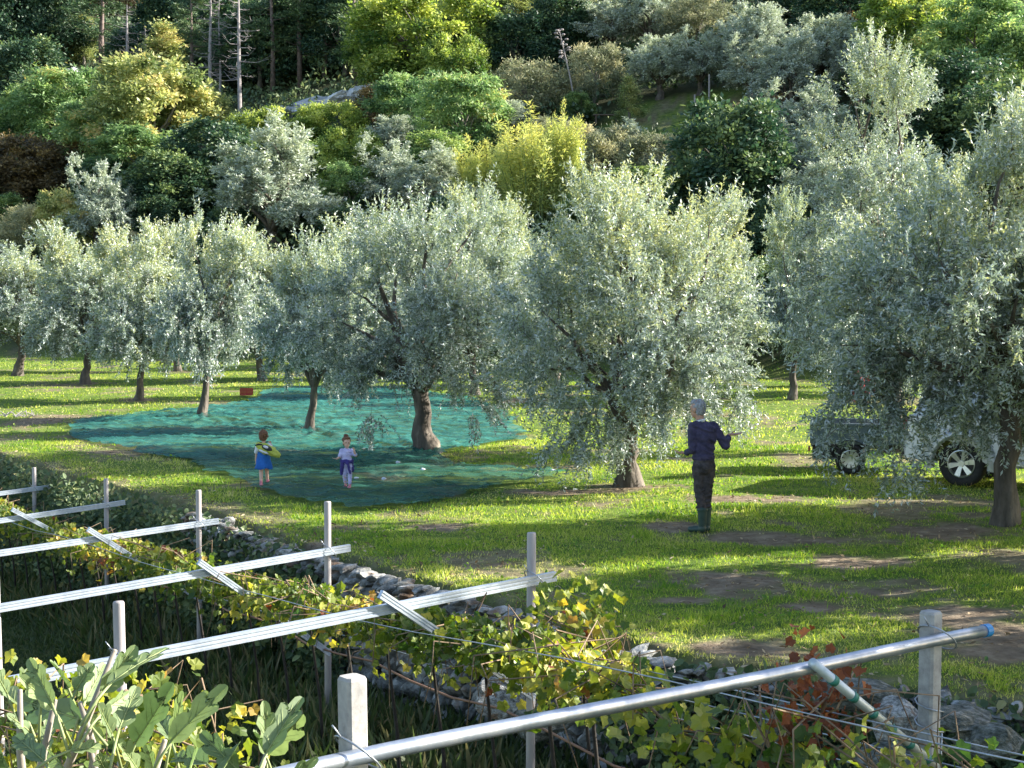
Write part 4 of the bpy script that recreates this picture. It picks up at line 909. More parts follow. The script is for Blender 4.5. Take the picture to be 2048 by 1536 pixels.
# ------------------------------------------------------------------ grapevines
def vine(s, n, label, t0=.75, wide=.55, big=1., seed=0, dzc=-.33, at=None, mat='vine', hgt=.16, canes=9, tshift=0.):
    r = np.random.default_rng(900+seed); c = rowpt(s, t0, dzc) if at is None else Vector(at); gz = float(H(c.x, c.y)); e = empty('grapevine', (c.x, c.y, gz)); tag(e, label, 'grapevine', None)
    u = np.array([-.467, .884, 0.]); v = np.array([.884, .467, 0]); hc = c.z-gz
    tr = lambda q: np.clip(r.normal(size=n), -1.7, 1.7)*q
    a = tr(wide*.55); b = tr(.17); z = hc+tr(hgt*.8)-.25*np.abs(b)+.05*np.sin(a*9+s*7)
    hang = r.random(n) < .07; z[hang] -= r.random(hang.sum())*.35
    P = a[:, None]*u+b[:, None]*v; P[:, 2] = z
    A = r.normal(size=(n, 3))*.6+np.array([0, 0, -.55]); L = r.uniform(.030, .072, n)*big
    V, G = stamp(VINELEAF, P, A, L*1.25, L*1.25, r, up=np.array([.4, -.5, .9])[None], roll=.7)
    tn = np.clip(.46+tshift+.55*(vnoise(a*1.8+s*5, z*3+2, 4)-.5)+r.normal(size=n)*.2, 0, 1)
    link('foliage', mesh_np('foliage', V, G, np.repeat(tn, 14), [M[mat]]), e)
    mb = MB(); mb.tube([(0.12, .15, -.1), (.09, .1, hc*.4), (.02, .03, hc*.8), (0, 0, hc-.05)], [.016, .014, .012, .010], 6, nz=.4, seed=seed)
    rr = random.Random(seed)
    for k in range(canes):
        p = Vector(u)*rr.uniform(-1, 1)*wide+Vector((0, 0, hc+rr.uniform(-.08, .1))); q = p+Vector(v)*rr.uniform(-.5, .5)+Vector(u)*rr.uniform(-.3, .3)+Vector((0, 0, rr.uniform(-.1, .22))); w_ = q+Vector((rr.uniform(-.15, .15), rr.uniform(-.15, .15), -rr.uniform(.1, .5)))
        mb.tube([(0, 0, hc-.08), p, q, w_], [.007, .006, .005, .003], 4, mi=1)
    mb.build('stem', [M['stem'], M['cane']], e, smooth_sh=True)
nv = 30
ORD = ['first', 'second', 'third', 'fourth', 'fifth', 'sixth', 'seventh', 'eighth', 'ninth', 'tenth', 'eleventh', 'twelfth', 'thirteenth', 'fourteenth', 'fifteenth', 'sixteenth', 'seventeenth', 'eighteenth', 'nineteenth', 'twentieth', 'twenty-first', 'twenty-second', 'twenty-third', 'twenty-fourth', 'twenty-fifth', 'twenty-sixth', 'twenty-seventh', 'twenty-eighth', 'twenty-ninth', 'thirtieth']
for k in range(nv):
    s = -.55+k*.205
    n = 310 if s > .35 else 100
    if .55 < s < 1.25: n = 380
    t0 = .75 if s > .5 else .95
    vine(s, n, '%s grapevine of the yellowing vine row, counted from the right' % ORD[k], t0=t0, wide=.62, seed=k, big=1.0 if s > .4 else 1.15, hgt=.085 if s > .3 else .14, canes=12 if .4 < s < 2.2 else 7, dzc=-.26 if s > .3 else -.42, tshift=0. if s > .3 else -.14)  # right-end vines get a darker leaf tint, shade put into the colour
c = rowpt(.78, .15, -.25); vine(0, 330, 'bushy grapevine wrapped round the tallest round post', at=c, seed=61, wide=.5, hgt=.24)
c = pt(1640, 1400, 7.45); vine(0, 150, 'withered red-brown vine hanging beside the ringed brace', at=c, seed=62, wide=.16, hgt=.22, mat='deadvine', big=.75)
for k, (px, py, Y, n, lab) in enumerate([(60, 1440, 7.6, 260, 'yellow-orange grapevine behind the fig at the lower left corner'), (200, 1480, 7.2, 260, 'yellowing grapevine between the fig branches'), (300, 1420, 8.3, 90, 'small grapevine climbing the second round front post'), (390, 1490, 6.8, 160, 'yellow-green grapevine behind the middle fig leaves')]):
    vine(0, n, lab, at=pt(px, py, Y), seed=70+k, wide=.42, hgt=.2, tshift=-.04, big=.85)
# ------------------------------------------------------------------ fig in the lower left corner
def fig():
    m, t, o = new_mat('fig leaf'); tc = N(t, 'ShaderNodeAttribute'); tc.attribute_name = 'tint'
    r = ramp(t, [(0, (.06, .12, .03)), (.6, (.13, .21, .06)), (1, (.24, .33, .10))]); t.links.new(tc.outputs['Fac'], r.inputs[0])
    tx = N(t, 'ShaderNodeTexCoord'); n = N(t, 'ShaderNodeTexNoise'); n.inputs['Scale'].default_value = 30; n.inputs['Detail'].default_value = 6; t.links.new(tx.outputs['Object'], n.inputs['Vector'])
    mx = N(t, 'ShaderNodeMix', data_type='RGBA', blend_type='MULTIPLY'); mx.inputs[0].default_value = .6; r2 = ramp(t, [(.35, (.6, .62, .5)), (.65, (1.15, 1.12, 1.05))]); t.links.new(n.outputs[0], r2.inputs[0]); t.links.new(r.outputs[0], mx.inputs[6]); t.links.new(r2.outputs[0], mx.inputs[7])
    g = N(t, 'ShaderNodeNewGeometry'); mb_ = N(t, 'ShaderNodeMix', data_type='RGBA'); mb_.inputs[7].default_value = (.20, .26, .13, 1); q = N(t, 'ShaderNodeMath', operation='MULTIPLY'); q.inputs[1].default_value = .7
    t.links.new(g.outputs['Backfacing'], q.inputs[0]); t.links.new(q.outputs[0], mb_.inputs[0]); t.links.new(mx.outputs[2], mb_.inputs[6])
    p = N(t, 'ShaderNodeBsdfPrincipled'); p.inputs['Roughness'].default_value = .55; t.links.new(mb_.outputs[2], p.inputs['Base Color'])
    bp = N(t, 'ShaderNodeBump'); bp.inputs['Strength'].default_value = .35; bp.inputs['Distance'].default_value = .004; t.links.new(n.outputs[0], bp.inputs['Height']); t.links.new(bp.outputs[0], p.inputs['Normal'])
    tr = N(t, 'ShaderNodeBsdfTranslucent'); hs = N(t, 'ShaderNodeHueSaturation'); hs.inputs['Value'].default_value = 1.5; t.links.new(mx.outputs[2], hs.inputs['Color']); t.links.new(hs.outputs[0], tr.inputs[0])
    ms = N(t, 'ShaderNodeMixShader'); ms.inputs[0].default_value = .28; t.links.new(p.outputs[0], ms.inputs[1]); t.links.new(tr.outputs[0], ms.inputs[2]); t.links.new(ms.outputs[0], o.inputs[0])
    # half outline of a lobed fig leaf, y along the midrib
    half = [(0, 0), (.10, -.04), (.22, .02), (.36, .09), (.45, .19), (.46, .30), (.38, .37), (.30, .41), (.33, .47), (.44, .54), (.52, .64), (.50, .74), (.40, .78), (.30, .74), (.24, .70), (.25, .76), (.28, .85), (.23, .94), (.11, .995), (0, 1.0)]
    L = [(650, 1040, 975, 800, 210), (600, 1080, 790, 815, 170), (300, 1150, 170, 895, 140), (395, 1060, 300, 905, 100), (450, 1075, 535, 925, 130), (500, 1140, 625, 915, 110), (300, 1175, 120, 1000, 140), (470, 1250, 95, 1130, 120),
         (560, 1380, 465, 1195, 140), (610, 1200, 765, 1095, 110), (700, 1300, 795, 1075, 130), (800, 1380, 1025, 1035, 210), (1010, 1370, 1315, 1055, 140), (1005, 1360, 1085, 1085, 130), (1000, 1370, 920, 1220, 120), (1565, 1440, 1762, 1105, 170),
         (1560, 1450, 1555, 1150, 150), (1555, 1460, 1478, 1325, 90), (1575, 1440, 1775, 1230, 80), (250, 1490, 75, 1325, 140), (250, 1470, 300, 1240, 130), (420, 1430, 595, 1410, 110), (70, 1560, -20, 1430, 110), (800, 1540, 700, 1375, 130),
         (1210, 1510, 1015, 1450, 120), (1385, 1540, 1185, 1335, 150), (1310, 1540, 1405, 1400, 100), (1620, 1640, 1860, 1475, 120), (900, 1560, 860, 1395, 120), (520, 1540, 640, 1480, 90), (380, 1540, 300, 1440, 110), (40, 1100, -40, 950, 120), (120, 1180, -10, 1060, 110),
         (650, 1330, 560, 1160, 120), (180, 1330, 60, 1220, 110), (1100, 1600, 1150, 1420, 120), (1450, 1620, 1500, 1520, 100), (620, 1560, 560, 1440, 110), (240, 1130, 250, 1010, 80)]
    e = empty('fig_tree', (-1.3, 4.3, float(H(-1.3, 4.3)))); tag(e, 'fig branches with big lobed grey-green leaves filling the lower left corner', 'fig tree'); org = Vector(e.location)
    rr = random.Random(8); V = []; Fc = []; T = []; mbp = MB(); veins = MB()
    for (ax, ay, bx, by, wd) in L:
        Y = 4.1+rr.uniform(-.35, .45); a = pt(ax/2.926, 1011+ay/2.926, Y)-org; b = pt(bx/2.926, 1011+by/2.926, Y+rr.uniform(-.12, .18))-org
        d = (b-a); ln = d.length; d = d/ln; wm = max(wd/2.926/F*Y*.85, ln*.34)
        nrm = Vector((rr.uniform(-.9, 1.0), -.9, rr.uniform(-.1, 1.3))); nrm = (nrm-d*nrm.dot(d)).normalized(); sx = d.cross(nrm)
        fold = rr.uniform(.3, .95); curl = rr.uniform(-.45, .25); tn = rr.random(); o0 = len(V); ny = 9
        # rows between midrib and outline on both sides
        for sgn in (-1, 1):
            base = len(V)
            for (hx, hy) in half:
                jx = hx*(1+rr.uniform(-.12, .12))
                for f in (0, .35, .7, 1.0):
                    x = jx*f; y = hy if f > .5 else hy*(.6+.4*f/.5)+.12*(1-f/.5)*.5 if hy < .95 else hy
                    if f == 0: y = max(0, min(1, (hy+.05)/1.05))
                    zz = fold*x*1.1-.35*x*x+curl*y*y+.015*math.sin(y*38)*min(x*6, 1)
                    V.append(a+d*(y*ln)+sx*(sgn*x*wm)+nrm*(zz*wm*.8))
            for i in range(len(half)-1):
                for j in range(3):
                    q = (base+i*4+j, base+(i+1)*4+j, base+(i+1)*4+j+1, base+i*4+j+1); Fc.append(q if sgn > 0 else q[::-1]); T.append(min(1, max(0, tn+rr.uniform(-.06, .06))))
        mid = [a+d*(y*ln)+nrm*(curl*y*y*wm*.8+.0015) for y in (-.02, .25, .5, .75, .95)]
        veins.tube(mid, [.0024, .002, .0016, .0011, .0006], 5)
        for y0, hx, hy in ((.08, .36, .22), (.28, .40, .60), (.42, .42, .72), (.60, .15, .86)):
            for sg in (-1, 1):
                zz = fold*hx*1.1-.35*hx*hx+curl*hy*hy; veins.tube([a+d*(y0*ln)+nrm*(curl*y0*y0*wm*.8+.001), a+d*(hy*.95*ln)+sx*(sg*hx*.85*wm)+nrm*(zz*wm*.78+.002)], [.0009, .0004], 3)
        mbp.tube([a-d*.11+Vector((0, 0, -.05)), a-d*.05+Vector((0, 0, -.015)), a], [.0045, .004, .0035], 6)
    me = bpy.data.meshes.new('foliage'); me.from_pydata([tuple(v) for v in V], [], Fc); me.update(); at = me.attributes.new('tint', 'FLOAT', 'FACE'); at.data.foreach_set('value', T)
    me.polygons.foreach_set('use_smooth', [True]*len(me.polygons)); me.materials.append(m); mp = surf('fig petiole', [(.3, (.20, .26, .09)), (.7, (.30, .34, .14))], rough=.6, scale=9, bump=0); me.materials.append(mp)
    q_ = bmesh.new(); q_.from_mesh(me)
    for src in (veins, mbp):
        vv = [q_.verts.new(x) for x in src.v]
        for f_ in src.f:
            ff = q_.faces.new([vv[i_] for i_ in f_]); ff.material_index = 1; ff.smooth = True
    q_.to_mesh(me); q_.free(); fo = link('foliage', me, e)
    mb = MB(); mbk = surf('fig bark', [(.3, (.20, .17, .14)), (.7, (.38, .33, .27))], rough=.8, scale=9, bump=.3)
    for (x0, y0, x1, y1, x2, y2) in [(60, 1700, 150, 1500, 230, 1300), (40, 1700, 80, 1540, 110, 1400), (200, 1750, 210, 1600, 170, 1465), (160, 1720, 190, 1500, 160, 1405), (300, 1740, 290, 1610, 330, 1480), (480, 1700, 500, 1600, 532, 1510), (420, 1700, 430, 1600, 420, 1540), (60, 1700, 40, 1500, 40, 1380)]:
        mb.tube([Vector((0, 0, 0)), pt(x0, y0, 4.2)-org, pt(x1, y1, 4.15)-org, pt(x2, y2, 4.12)-org], [.05, .016, .011, .007], 8)
    mb.build('branch', mbk, e, smooth_sh=True)
fig()
# ------------------------------------------------------------------ nets
def inpoly(x, y, P):
    c = np.zeros(x.shape, bool); n = len(P)
    for i in range(n):
        x0, y0 = P[i]; x1, y1 = P[(i+1) % n]; c ^= ((y0 > y) != (y1 > y))&(x < (x1-x0)*(y-y0)/(y1-y0+1e-12)+x0)
    return c
NETS = {'a': [(120, 853), (180, 838), (300, 828), (420, 815), (500, 806), (520, 784), (620, 776), (780, 776), (960, 800), (1040, 842), (1050, 880), (960, 893), (900, 905), (865, 926), (800, 930), (700, 935), (600, 930), (500, 915), (360, 922), (270, 903), (180, 891)],
        'b': [(340, 912), (500, 905), (700, 925), (870, 908), (900, 935), (1000, 940), (1165, 953), (1060, 968), (950, 990), (860, 1008), (780, 1020), (690, 1024), (620, 1012), (540, 990), (440, 955)]}
NETW = {k: [(lambda g: (g.x, g.y))(gp(*p)) for p in v] for k, v in NETS.items()}
TRUNKS = [gp(617, 866), gp(403, 836), gp(852, 908)]
def net_mat(name, c1, c2, alpha):
    m, t, o = new_mat(name); tc = N(t, 'ShaderNodeTexCoord'); n = N(t, 'ShaderNodeTexNoise'); n.inputs['Scale'].default_value = 1.4; n.inputs['Detail'].default_value = 6
    mp = N(t, 'ShaderNodeMapping'); mp.inputs['Scale'].default_value = (.5, 1.6, 1); mp.inputs['Rotation'].default_value = (0, 0, .5); t.links.new(tc.outputs['Object'], mp.inputs[0]); t.links.new(mp.outputs[0], n.inputs['Vector'])
    r = ramp(t, [(.3, c1), (.7, c2)]); t.links.new(n.outputs[0], r.inputs[0])
    p = N(t, 'ShaderNodeBsdfPrincipled'); p.inputs['Roughness'].default_value = .55; t.links.new(r.outputs[0], p.inputs['Base Color'])
    tl = N(t, 'ShaderNodeBsdfTranslucent'); t.links.new(r.outputs[0], tl.inputs[0]); m1 = N(t, 'ShaderNodeMixShader'); m1.inputs[0].default_value = .3; t.links.new(p.outputs[0], m1.inputs[1]); t.links.new(tl.outputs[0], m1.inputs[2])
    tp = N(t, 'ShaderNodeBsdfTransparent'); r3 = ramp(t, [(.35, (alpha-.18,)*3), (.65, (alpha+.16,)*3)]); n3 = N(t, 'ShaderNodeTexNoise'); n3.inputs['Scale'].default_value = 4; n3.inputs['Detail'].default_value = 5; t.links.new(mp.outputs[0], n3.inputs['Vector']); t.links.new(n3.outputs[0], r3.inputs[0])
    m2 = N(t, 'ShaderNodeMixShader'); t.links.new(r3.outputs[0], m2.inputs[0]); t.links.new(tp.outputs[0], m2.inputs[1]); t.links.new(m1.outputs[0], m2.inputs[2]); t.links.new(m2.outputs[0], o.inputs[0]); return m
def net_z(X, Y, seed):
    w1 = fbm(X*.55+.35*Y, Y*1.5-.3*X, 3, seed); rid = 1-np.abs(2*fbm(X*1.0+Y*.5, Y*2.3-X*.6, 2, seed+4)-1); z = .03+.06*w1*w1+.16*np.clip(rid-.78, 0, 1)
    rid2 = 1-np.abs(2*fbm(X*2.2-Y*.8, Y*2.8+X*1.3, 2, seed+9)-1); z = z+.16*np.clip(rid2-.72, 0, 1)
    for g in TRUNKS:
        d = np.hypot(X-g.x, Y-g.y); a = np.arctan2(Y-g.y, X-g.x); z = z+.12*np.exp(-d/.5)*(1+.5*np.sin(a*15+3*np.sin(a*4)))+.05*np.exp(-((d-1.6)/.9)**2)*np.maximum(0, np.sin(a*19+d*2))
    return z
for key, c1, c2, al, lab, dz in [('a', (.008, .09, .09), (.07, .31, .25), .64, 'teal harvest net spread under the far row of olive trees', 0.), ('b', (.008, .08, .07), (.07, .25, .17), .56, 'darker green harvest net the two children stand on', .012)]:
    P = NETW[key]; cx0 = sum(p[0] for p in P)/len(P); cy0 = sum(p[1] for p in P)/len(P); hr = max(math.hypot(p[0]-cx0, p[1]-cy0) for p in P)+.5; us = np.arange(-hr, hr, .07)
    B_, A_ = np.meshgrid(us, us, indexing='ij'); X = cx0+A_*.80-B_*.60; Y = cy0+A_*.60+B_*.80; jx = X+.6*(fbm(X*1.1, Y*1.1, 3, 40)-.5); jy = Y+.6*(fbm(X*1.1+9, Y*1.1, 3, 41)-.5); ins = inpoly(jx, jy, P)
    for g in TRUNKS[:3]: ins &= np.hypot(X-g.x, Y-g.y) > .22
    Z = H(X, Y)+net_z(X, Y, 60)+dz; nr, nc = X.shape; idx = np.arange(nr*nc).reshape(nr, nc); q = ins[:-1, :-1]&ins[1:, :-1]&ins[:-1, 1:]&ins[1:, 1:]
    G = np.stack([idx[:-1, :-1][q], idx[:-1, 1:][q], idx[1:, 1:][q], idx[1:, :-1][q]], 1); u, inv = np.unique(G, return_inverse=True)
    V = np.stack([X.ravel()[u], Y.ravel()[u], Z.ravel()[u]], 1)
    o = link('harvest_net', mesh_np('harvest_net', V, inv.reshape(G.shape), mats=[net_mat('net '+key, c1, c2, al)], smooth_sh=True)); tag(o, lab, 'harvest net')
# ------------------------------------------------------------------ grass
def grass():
    r = np.random.default_rng(21); Ps = []; Ls = []; Ws = []; Ts = []
    for y0, y1, n, l0, l1, w_ in [(10.5, 15, 130000, .04, .10, .010), (15, 22, 175000, .05, .11, .012), (22, 34, 165000, .05, .12, .018), (34, 90, 110000, .07, .14, .04)]:
        Y = np.sqrt(r.uniform(y0**2, y1**2, n)); X = (r.random(n)-.5)*2*(Y*.43+1.6)
        d = wall_d(X, Y); s = soil(X, Y); cl = fbm(X*1.3, Y*1.3, 3, 71); hillf = Y-(66-.65*np.clip(X, -40, 40))
        k = (d > .25)&(hillf < 4)&(r.random(n) > s*1.25-.05)&(r.random(n) < .35+1.3*cl); X, Y, cl, s = X[k], Y[k], cl[k], s[k]; m = len(X)
        net = inpoly(X, Y, NETW['a'])|inpoly(X, Y, NETW['b'])
        L = r.uniform(l0, l1, m)*(.2+.85*cl)*(1-.4*s); L *= np.where(net, .35, 1)
        tuft = vnoise(X*2.3, Y*2.3, 90) > .80; L *= np.where(tuft & ~net, 1.5, 1)
        t = np.clip(.08+.85*fbm(X*.45, Y*.45, 3, 81)+.30*s+.15*(vnoise(X*3, Y*3, 12)-.5)+r.normal(size=m)*.14-.1*tuft, 0, 1)
        Ps.append(np.stack([X, Y, H(X, Y)-.01], 1)); Ls.append(L); Ws.append(np.full(m, w_)*r.uniform(.7, 1.3, m)); Ts.append(t)
    P = np.concatenate(Ps); L = np.concatenate(Ls); Wd = np.concatenate(Ws); T = np.concatenate(Ts); n = len(P); A = r.normal(size=(n, 3))*.5; A[:, 2] = np.abs(A[:, 2])*.4+.75
    V, G = stamp((np.array([(-.5, 0, 0), (.5, 0, 0), (0, 1, .25)]), np.array([(0, 1, 2)])), P, A, L, Wd, r)
    tag(link('grass', mesh_np('grass', V, G, T, [M['grass']])), 'short bright green grass of the orchard terrace', 'grass', kind='stuff')
    # broad leaved weeds in patches
    n = 26000; Y = np.sqrt(r.uniform(11**2, 50**2, n)); X = (r.random(n)-.5)*2*(Y*.38+.5); k = (wall_d(X, Y) > .3)&(vnoise(X*.8, Y*.8, 55) > .62)&(soil(X, Y) < .5)&~inpoly(X, Y, NETW['a'])&~inpoly(X, Y, NETW['b']); X, Y = X[k], Y[k]; m = len(X)
    P = np.stack([X, Y, H(X, Y)+r.uniform(.01, .09, m)], 1); A = r.normal(size=(m, 3)); A[:, 2] = np.abs(A[:, 2])*.5
    V, G = stamp(LEAF3, P, A, r.uniform(.03, .08, m), r.uniform(.02, .05, m), r, up=np.array([0, 0, 1.])[None], roll=.4)
    tag(link('ground_herbs', mesh_np('ground_herbs', V, G, np.repeat(np.clip(r.normal(size=m)*.12+.24, 0, 1), 6), [M['grass']])), 'patches of broad leaved herbs in the grass', 'herbs', kind='stuff')
    # fallen leaves and straw
    n = 60000; Y = np.sqrt(r.uniform(11**2, 48**2, n)); X = (r.random(n)-.5)*2*(Y*.38+.5); s = soil(X, Y); d = wall_d(X, Y)
    k = (d > .02)&(r.random(n) < .08+.5*s+.6*smooth(1.3, .2, d)+.25*smooth(.55, .75, vnoise(X*.6, Y*.6, 44)))&~inpoly(X, Y, NETW['a'])&~inpoly(X, Y, NETW['b']); X, Y = X[k], Y[k]; m = len(X)
    P = np.stack([X, Y, H(X, Y)+r.uniform(.005, .05, m)], 1); A = r.normal(size=(m, 3)); A[:, 2] *= .35
    V, G = stamp(DIAMOND, P, A, r.uniform(.03, .10, m), r.uniform(.012, .035, m), r, up=np.array([0, 0, 1.])[None], roll=.4)
    tag(link('leaf_litter', mesh_np('leaf_litter', V, G, r.random(m), [leafmat('dry litter', [(0, (.08, .05, .03)), (.5, (.26, .18, .10)), (1, (.52, .42, .27))], trans=.15, rough=.8)])), 'brown fallen leaves and straw scattered on the orchard ground', 'leaf litter', kind='stuff')
    # lower terrace: rank dry grass and weeds
    n = 150000; Y = r.uniform(5.5, 30, n); X = (r.random(n)-.5)*2*(Y*.40+.6); d = wall_d(X, Y); k = (d < -.1); X, Y = X[k], Y[k]; d = d[k]; m = len(X)
    # distance to the post line
    p0, p1 = PB[0][0], PB[5][0]; dd = np.abs((X-p0.x)*(p1.y-p0.y)-(Y-p0.y)*(p1.x-p0.x))/math.hypot(p1.x-p0.x, p1.y-p0.y)
    tall = smooth(1.7, .3, dd+.6*(fbm(X, Y, 2, 15)-.5)); tall = np.maximum(tall, smooth(-1.0, -.2, d)*.8)
    P = np.stack([X, Y, H(X, Y)-.02], 1); A = r.normal(size=(m, 3))*.45; A[:, 2] = np.abs(A[:, 2])*.4+.7; L = r.uniform(.05, .12, m)+tall*r.uniform(.08, .42, m)
    V, G = stamp((np.array([(-.5, 0, 0), (.5, 0, 0), (.35, .6, .12), (-.1, 1, .38)]), np.array([(0, 1, 2, 3)])), P, A, L, .010+.006*r.random(m)+Y*.0003, r)
    T = np.clip(.25+.5*tall*r.random(m)+r.normal(size=m)*.12, 0, 1)
    tag(link('rank_grass', mesh_np('rank_grass', V, G, T, [M['weed']])), 'rank half dry grass under the vines on the lower terrace', 'tall grass', kind='stuff')
    # creepers on the wall face and its foot
    n = 85000; W_ = np.array(WALL); k = r.choice(9, n, p=np.array([.07, .10, .12, .08, .08, .1, .17, .14, .14])); f = r.random(n)[:, None]; p = W_[k]*(1-f)+W_[k+1]*f; d_ = W_[k+1]-W_[k]; nn = np.stack([d_[:, 1], -d_[:, 0]], 1)/np.hypot(d_[:, 0], d_[:, 1])[:, None]
    off = -r.uniform(.15, .75, n)**1.2; q = p+nn*off[:, None]; lo = lower_z(q[:, 0], q[:, 1]); hfrac = r.random(n)*np.clip(1.15+off*.9, .1, 1.02); z = lo+(0.05-lo)*hfrac
    cover = fbm(p[:, 0]*.9+hfrac*1.5, p[:, 1]*.9, 3, 66); bare = np.exp(-(((p[:, 1]-15.8)/2.6)**2))*.5-np.exp(-(((p[:, 1]-11.2)/1.6)**2))*.12
    kk = (cover > .34+bare)|((p[:, 1] > 19.5)&(cover > .12)); q, z, hfrac = q[kk], z[kk], hfrac[kk]; m = len(q); P = np.stack([q[:, 0], q[:, 1], z], 1)
    V, G = stamp(LEAF3, P, r.normal(size=(m, 3))+np.array([0, 0, -.3]), r.uniform(.05, .12, m), r.uniform(.04, .10, m), r, up=np.array([.4, -.6, .5])[None], roll=.6)
    tag(link('wall_creeper', mesh_np('wall_creeper', V, G, np.repeat(np.clip(.45+r.normal(size=m)*.25, 0, 1), 6), [M['under']])), 'dark creepers and weeds growing over parts of the stone wall', 'creepers', kind='stuff')
grass()
# ------------------------------------------------------------------ crates, sacks, cut branches
M['red'] = surf('red crate plastic', [(.3, (.28, .015, .02)), (.7, (.42, .03, .03))], rough=.45, scale=5, bump=0)
M['orange'] = surf('orange plastic', [(.3, (.55, .12, .03)), (.7, (.7, .2, .05))], rough=.5, scale=5, bump=0)
M['redsack'] = surf('red mesh sack', [(.3, (.40, .02, .03)), (.7, (.62, .06, .06))], rough=.7, scale=9, bump=.5)
def crate(px, py, w_, label, mat, rz=.2):
    g = gp(px, py); e = empty('crate', g+Vector((0, 0, .05)), rz); tag(e, label, 'crate'); w, d, h = w_, w_*.66, w_*.5
    mb = MB(); mb.box((0, 0, .02), (w, d, .03), bev=.005); mb.build('base', M[mat], e)
    for sx, sy, ww, dd in ((0, 1, w, .02), (0, -1, w, .02), (1, 0, .02, d), (-1, 0, .02, d)):
        mb = MB()
        for k in range(4): mb.box((sx*(w/2-.01), sy*(d/2-.01), .06+k*h*.24), (ww if sx == 0 else .018, dd if sy == 0 else .018, h*.15), bev=.003)
        for q in (-.46, 0, .46): mb.box((sx*(w/2-.012)+(q*w if sx == 0 else 0), sy*(d/2-.012)+(q*d if sy == 0 else 0), h*.52), (.03 if sx == 0 else .012, .03 if sy == 0 else .012, h), bev=.003)
        mb.build('side_panel', M[mat], e)
crate(493, 794, .42, 'dark red plastic crate on the grass beyond the left net', 'red')
crate(1353, 797, .26, 'small orange box glimpsed left of the man above his head', 'orange', .5)
for k, (px, py, r_, lab) in enumerate([(1712, 768, .16, 'small red sack on the left behind the trailer'), (1745, 758, .2, 'red sack in the middle behind the trailer'), (1775, 756, .26, 'tallest red sack behind the trailer'), (1722, 786, .20, 'low red sack in front of the others behind the trailer')]):
    Y = 27.4+k*.25; p = pt(px, py, Y); gz = float(H(p.x, Y)); e = None; mb = MB(); hh = max(.3, p.z-gz+r_)
    rr = random.Random(k); mb.ball((0, 0, p.z-gz), (r_, r_*.8, r_*1.15), 14); mb.tube([(0, 0, p.z-gz+r_), (.02, 0, p.z-gz+r_*1.5)], [r_*.2, r_*.3], 8)
    o = mb.build('sack', M['redsack'], smooth_sh=True); o.location = (p.x, Y, gz); tag(o, lab, 'sack')
g = gp(30, 835); mb = MB(); rr = random.Random(2)
for k in range(26):
    p = Vector((rr.uniform(-.5, .5), rr.uniform(-.3, .3), .03)); q = p+Vector((rr.uniform(-.3, .3), rr.uniform(-.2, .2), rr.uniform(.02, .16))); mb.tube([p, q], [.014, .008], 5)
o = mb.build('cut_branches', M['deadwood']); o.location = g; tag(o, 'small heap of pale cut twigs at the left edge of the grass', 'twigs')
g = gp(140, 990); mb = MB(); mb.tube([(0, 0, 0), (.1, .1, .2), (.18, .1, .42)], [.012, .01, .005], 5); mb.tube([(0, 0, .02), (-.25, .1, .08), (-.45, 0, .05)], [.012, .01, .005], 5); mb.tube([(.1, .1, .2), (-.1, .1, .3)], [.008, .004], 5)
o = mb.build('dry_branch', M['cane']); o.location = g; tag(o, 'dry brown branch lying at the brink of the wall on the left', 'branch')
# ------------------------------------------------------------------ trailer and car
M['trailer'] = surf('blue grey painted steel', [(.3, (.09, .13, .16)), (.7, (.17, .22, .25))], rough=.55, metal=.2, scale=4, bump=.1)
M['tyre'] = surf('tyre rubber', [(.3, (.012, .012, .013)), (.7, (.03, .03, .03))], rough=.85, scale=20, bump=.3)
M['rim'] = surf('silver alloy', [(.3, (.52, .54, .57)), (.7, (.66, .68, .70))], rough=.3, metal=.8, scale=6, bump=0)
M['paint'] = surf('silver car paint', [(.3, (.40, .43, .47)), (.7, (.46, .49, .53))], rough=.3, metal=.35, scale=3, bump=0)
M['blackpl'] = surf('black plastic', [(.3, (.012, .012, .014)), (.7, (.03, .03, .032))], rough=.6, scale=8, bump=0)
M['glass'] = surf('dark car glass', [(.3, (.02, .03, .035)), (.7, (.03, .04, .045))], rough=.08, scale=2, bump=0)
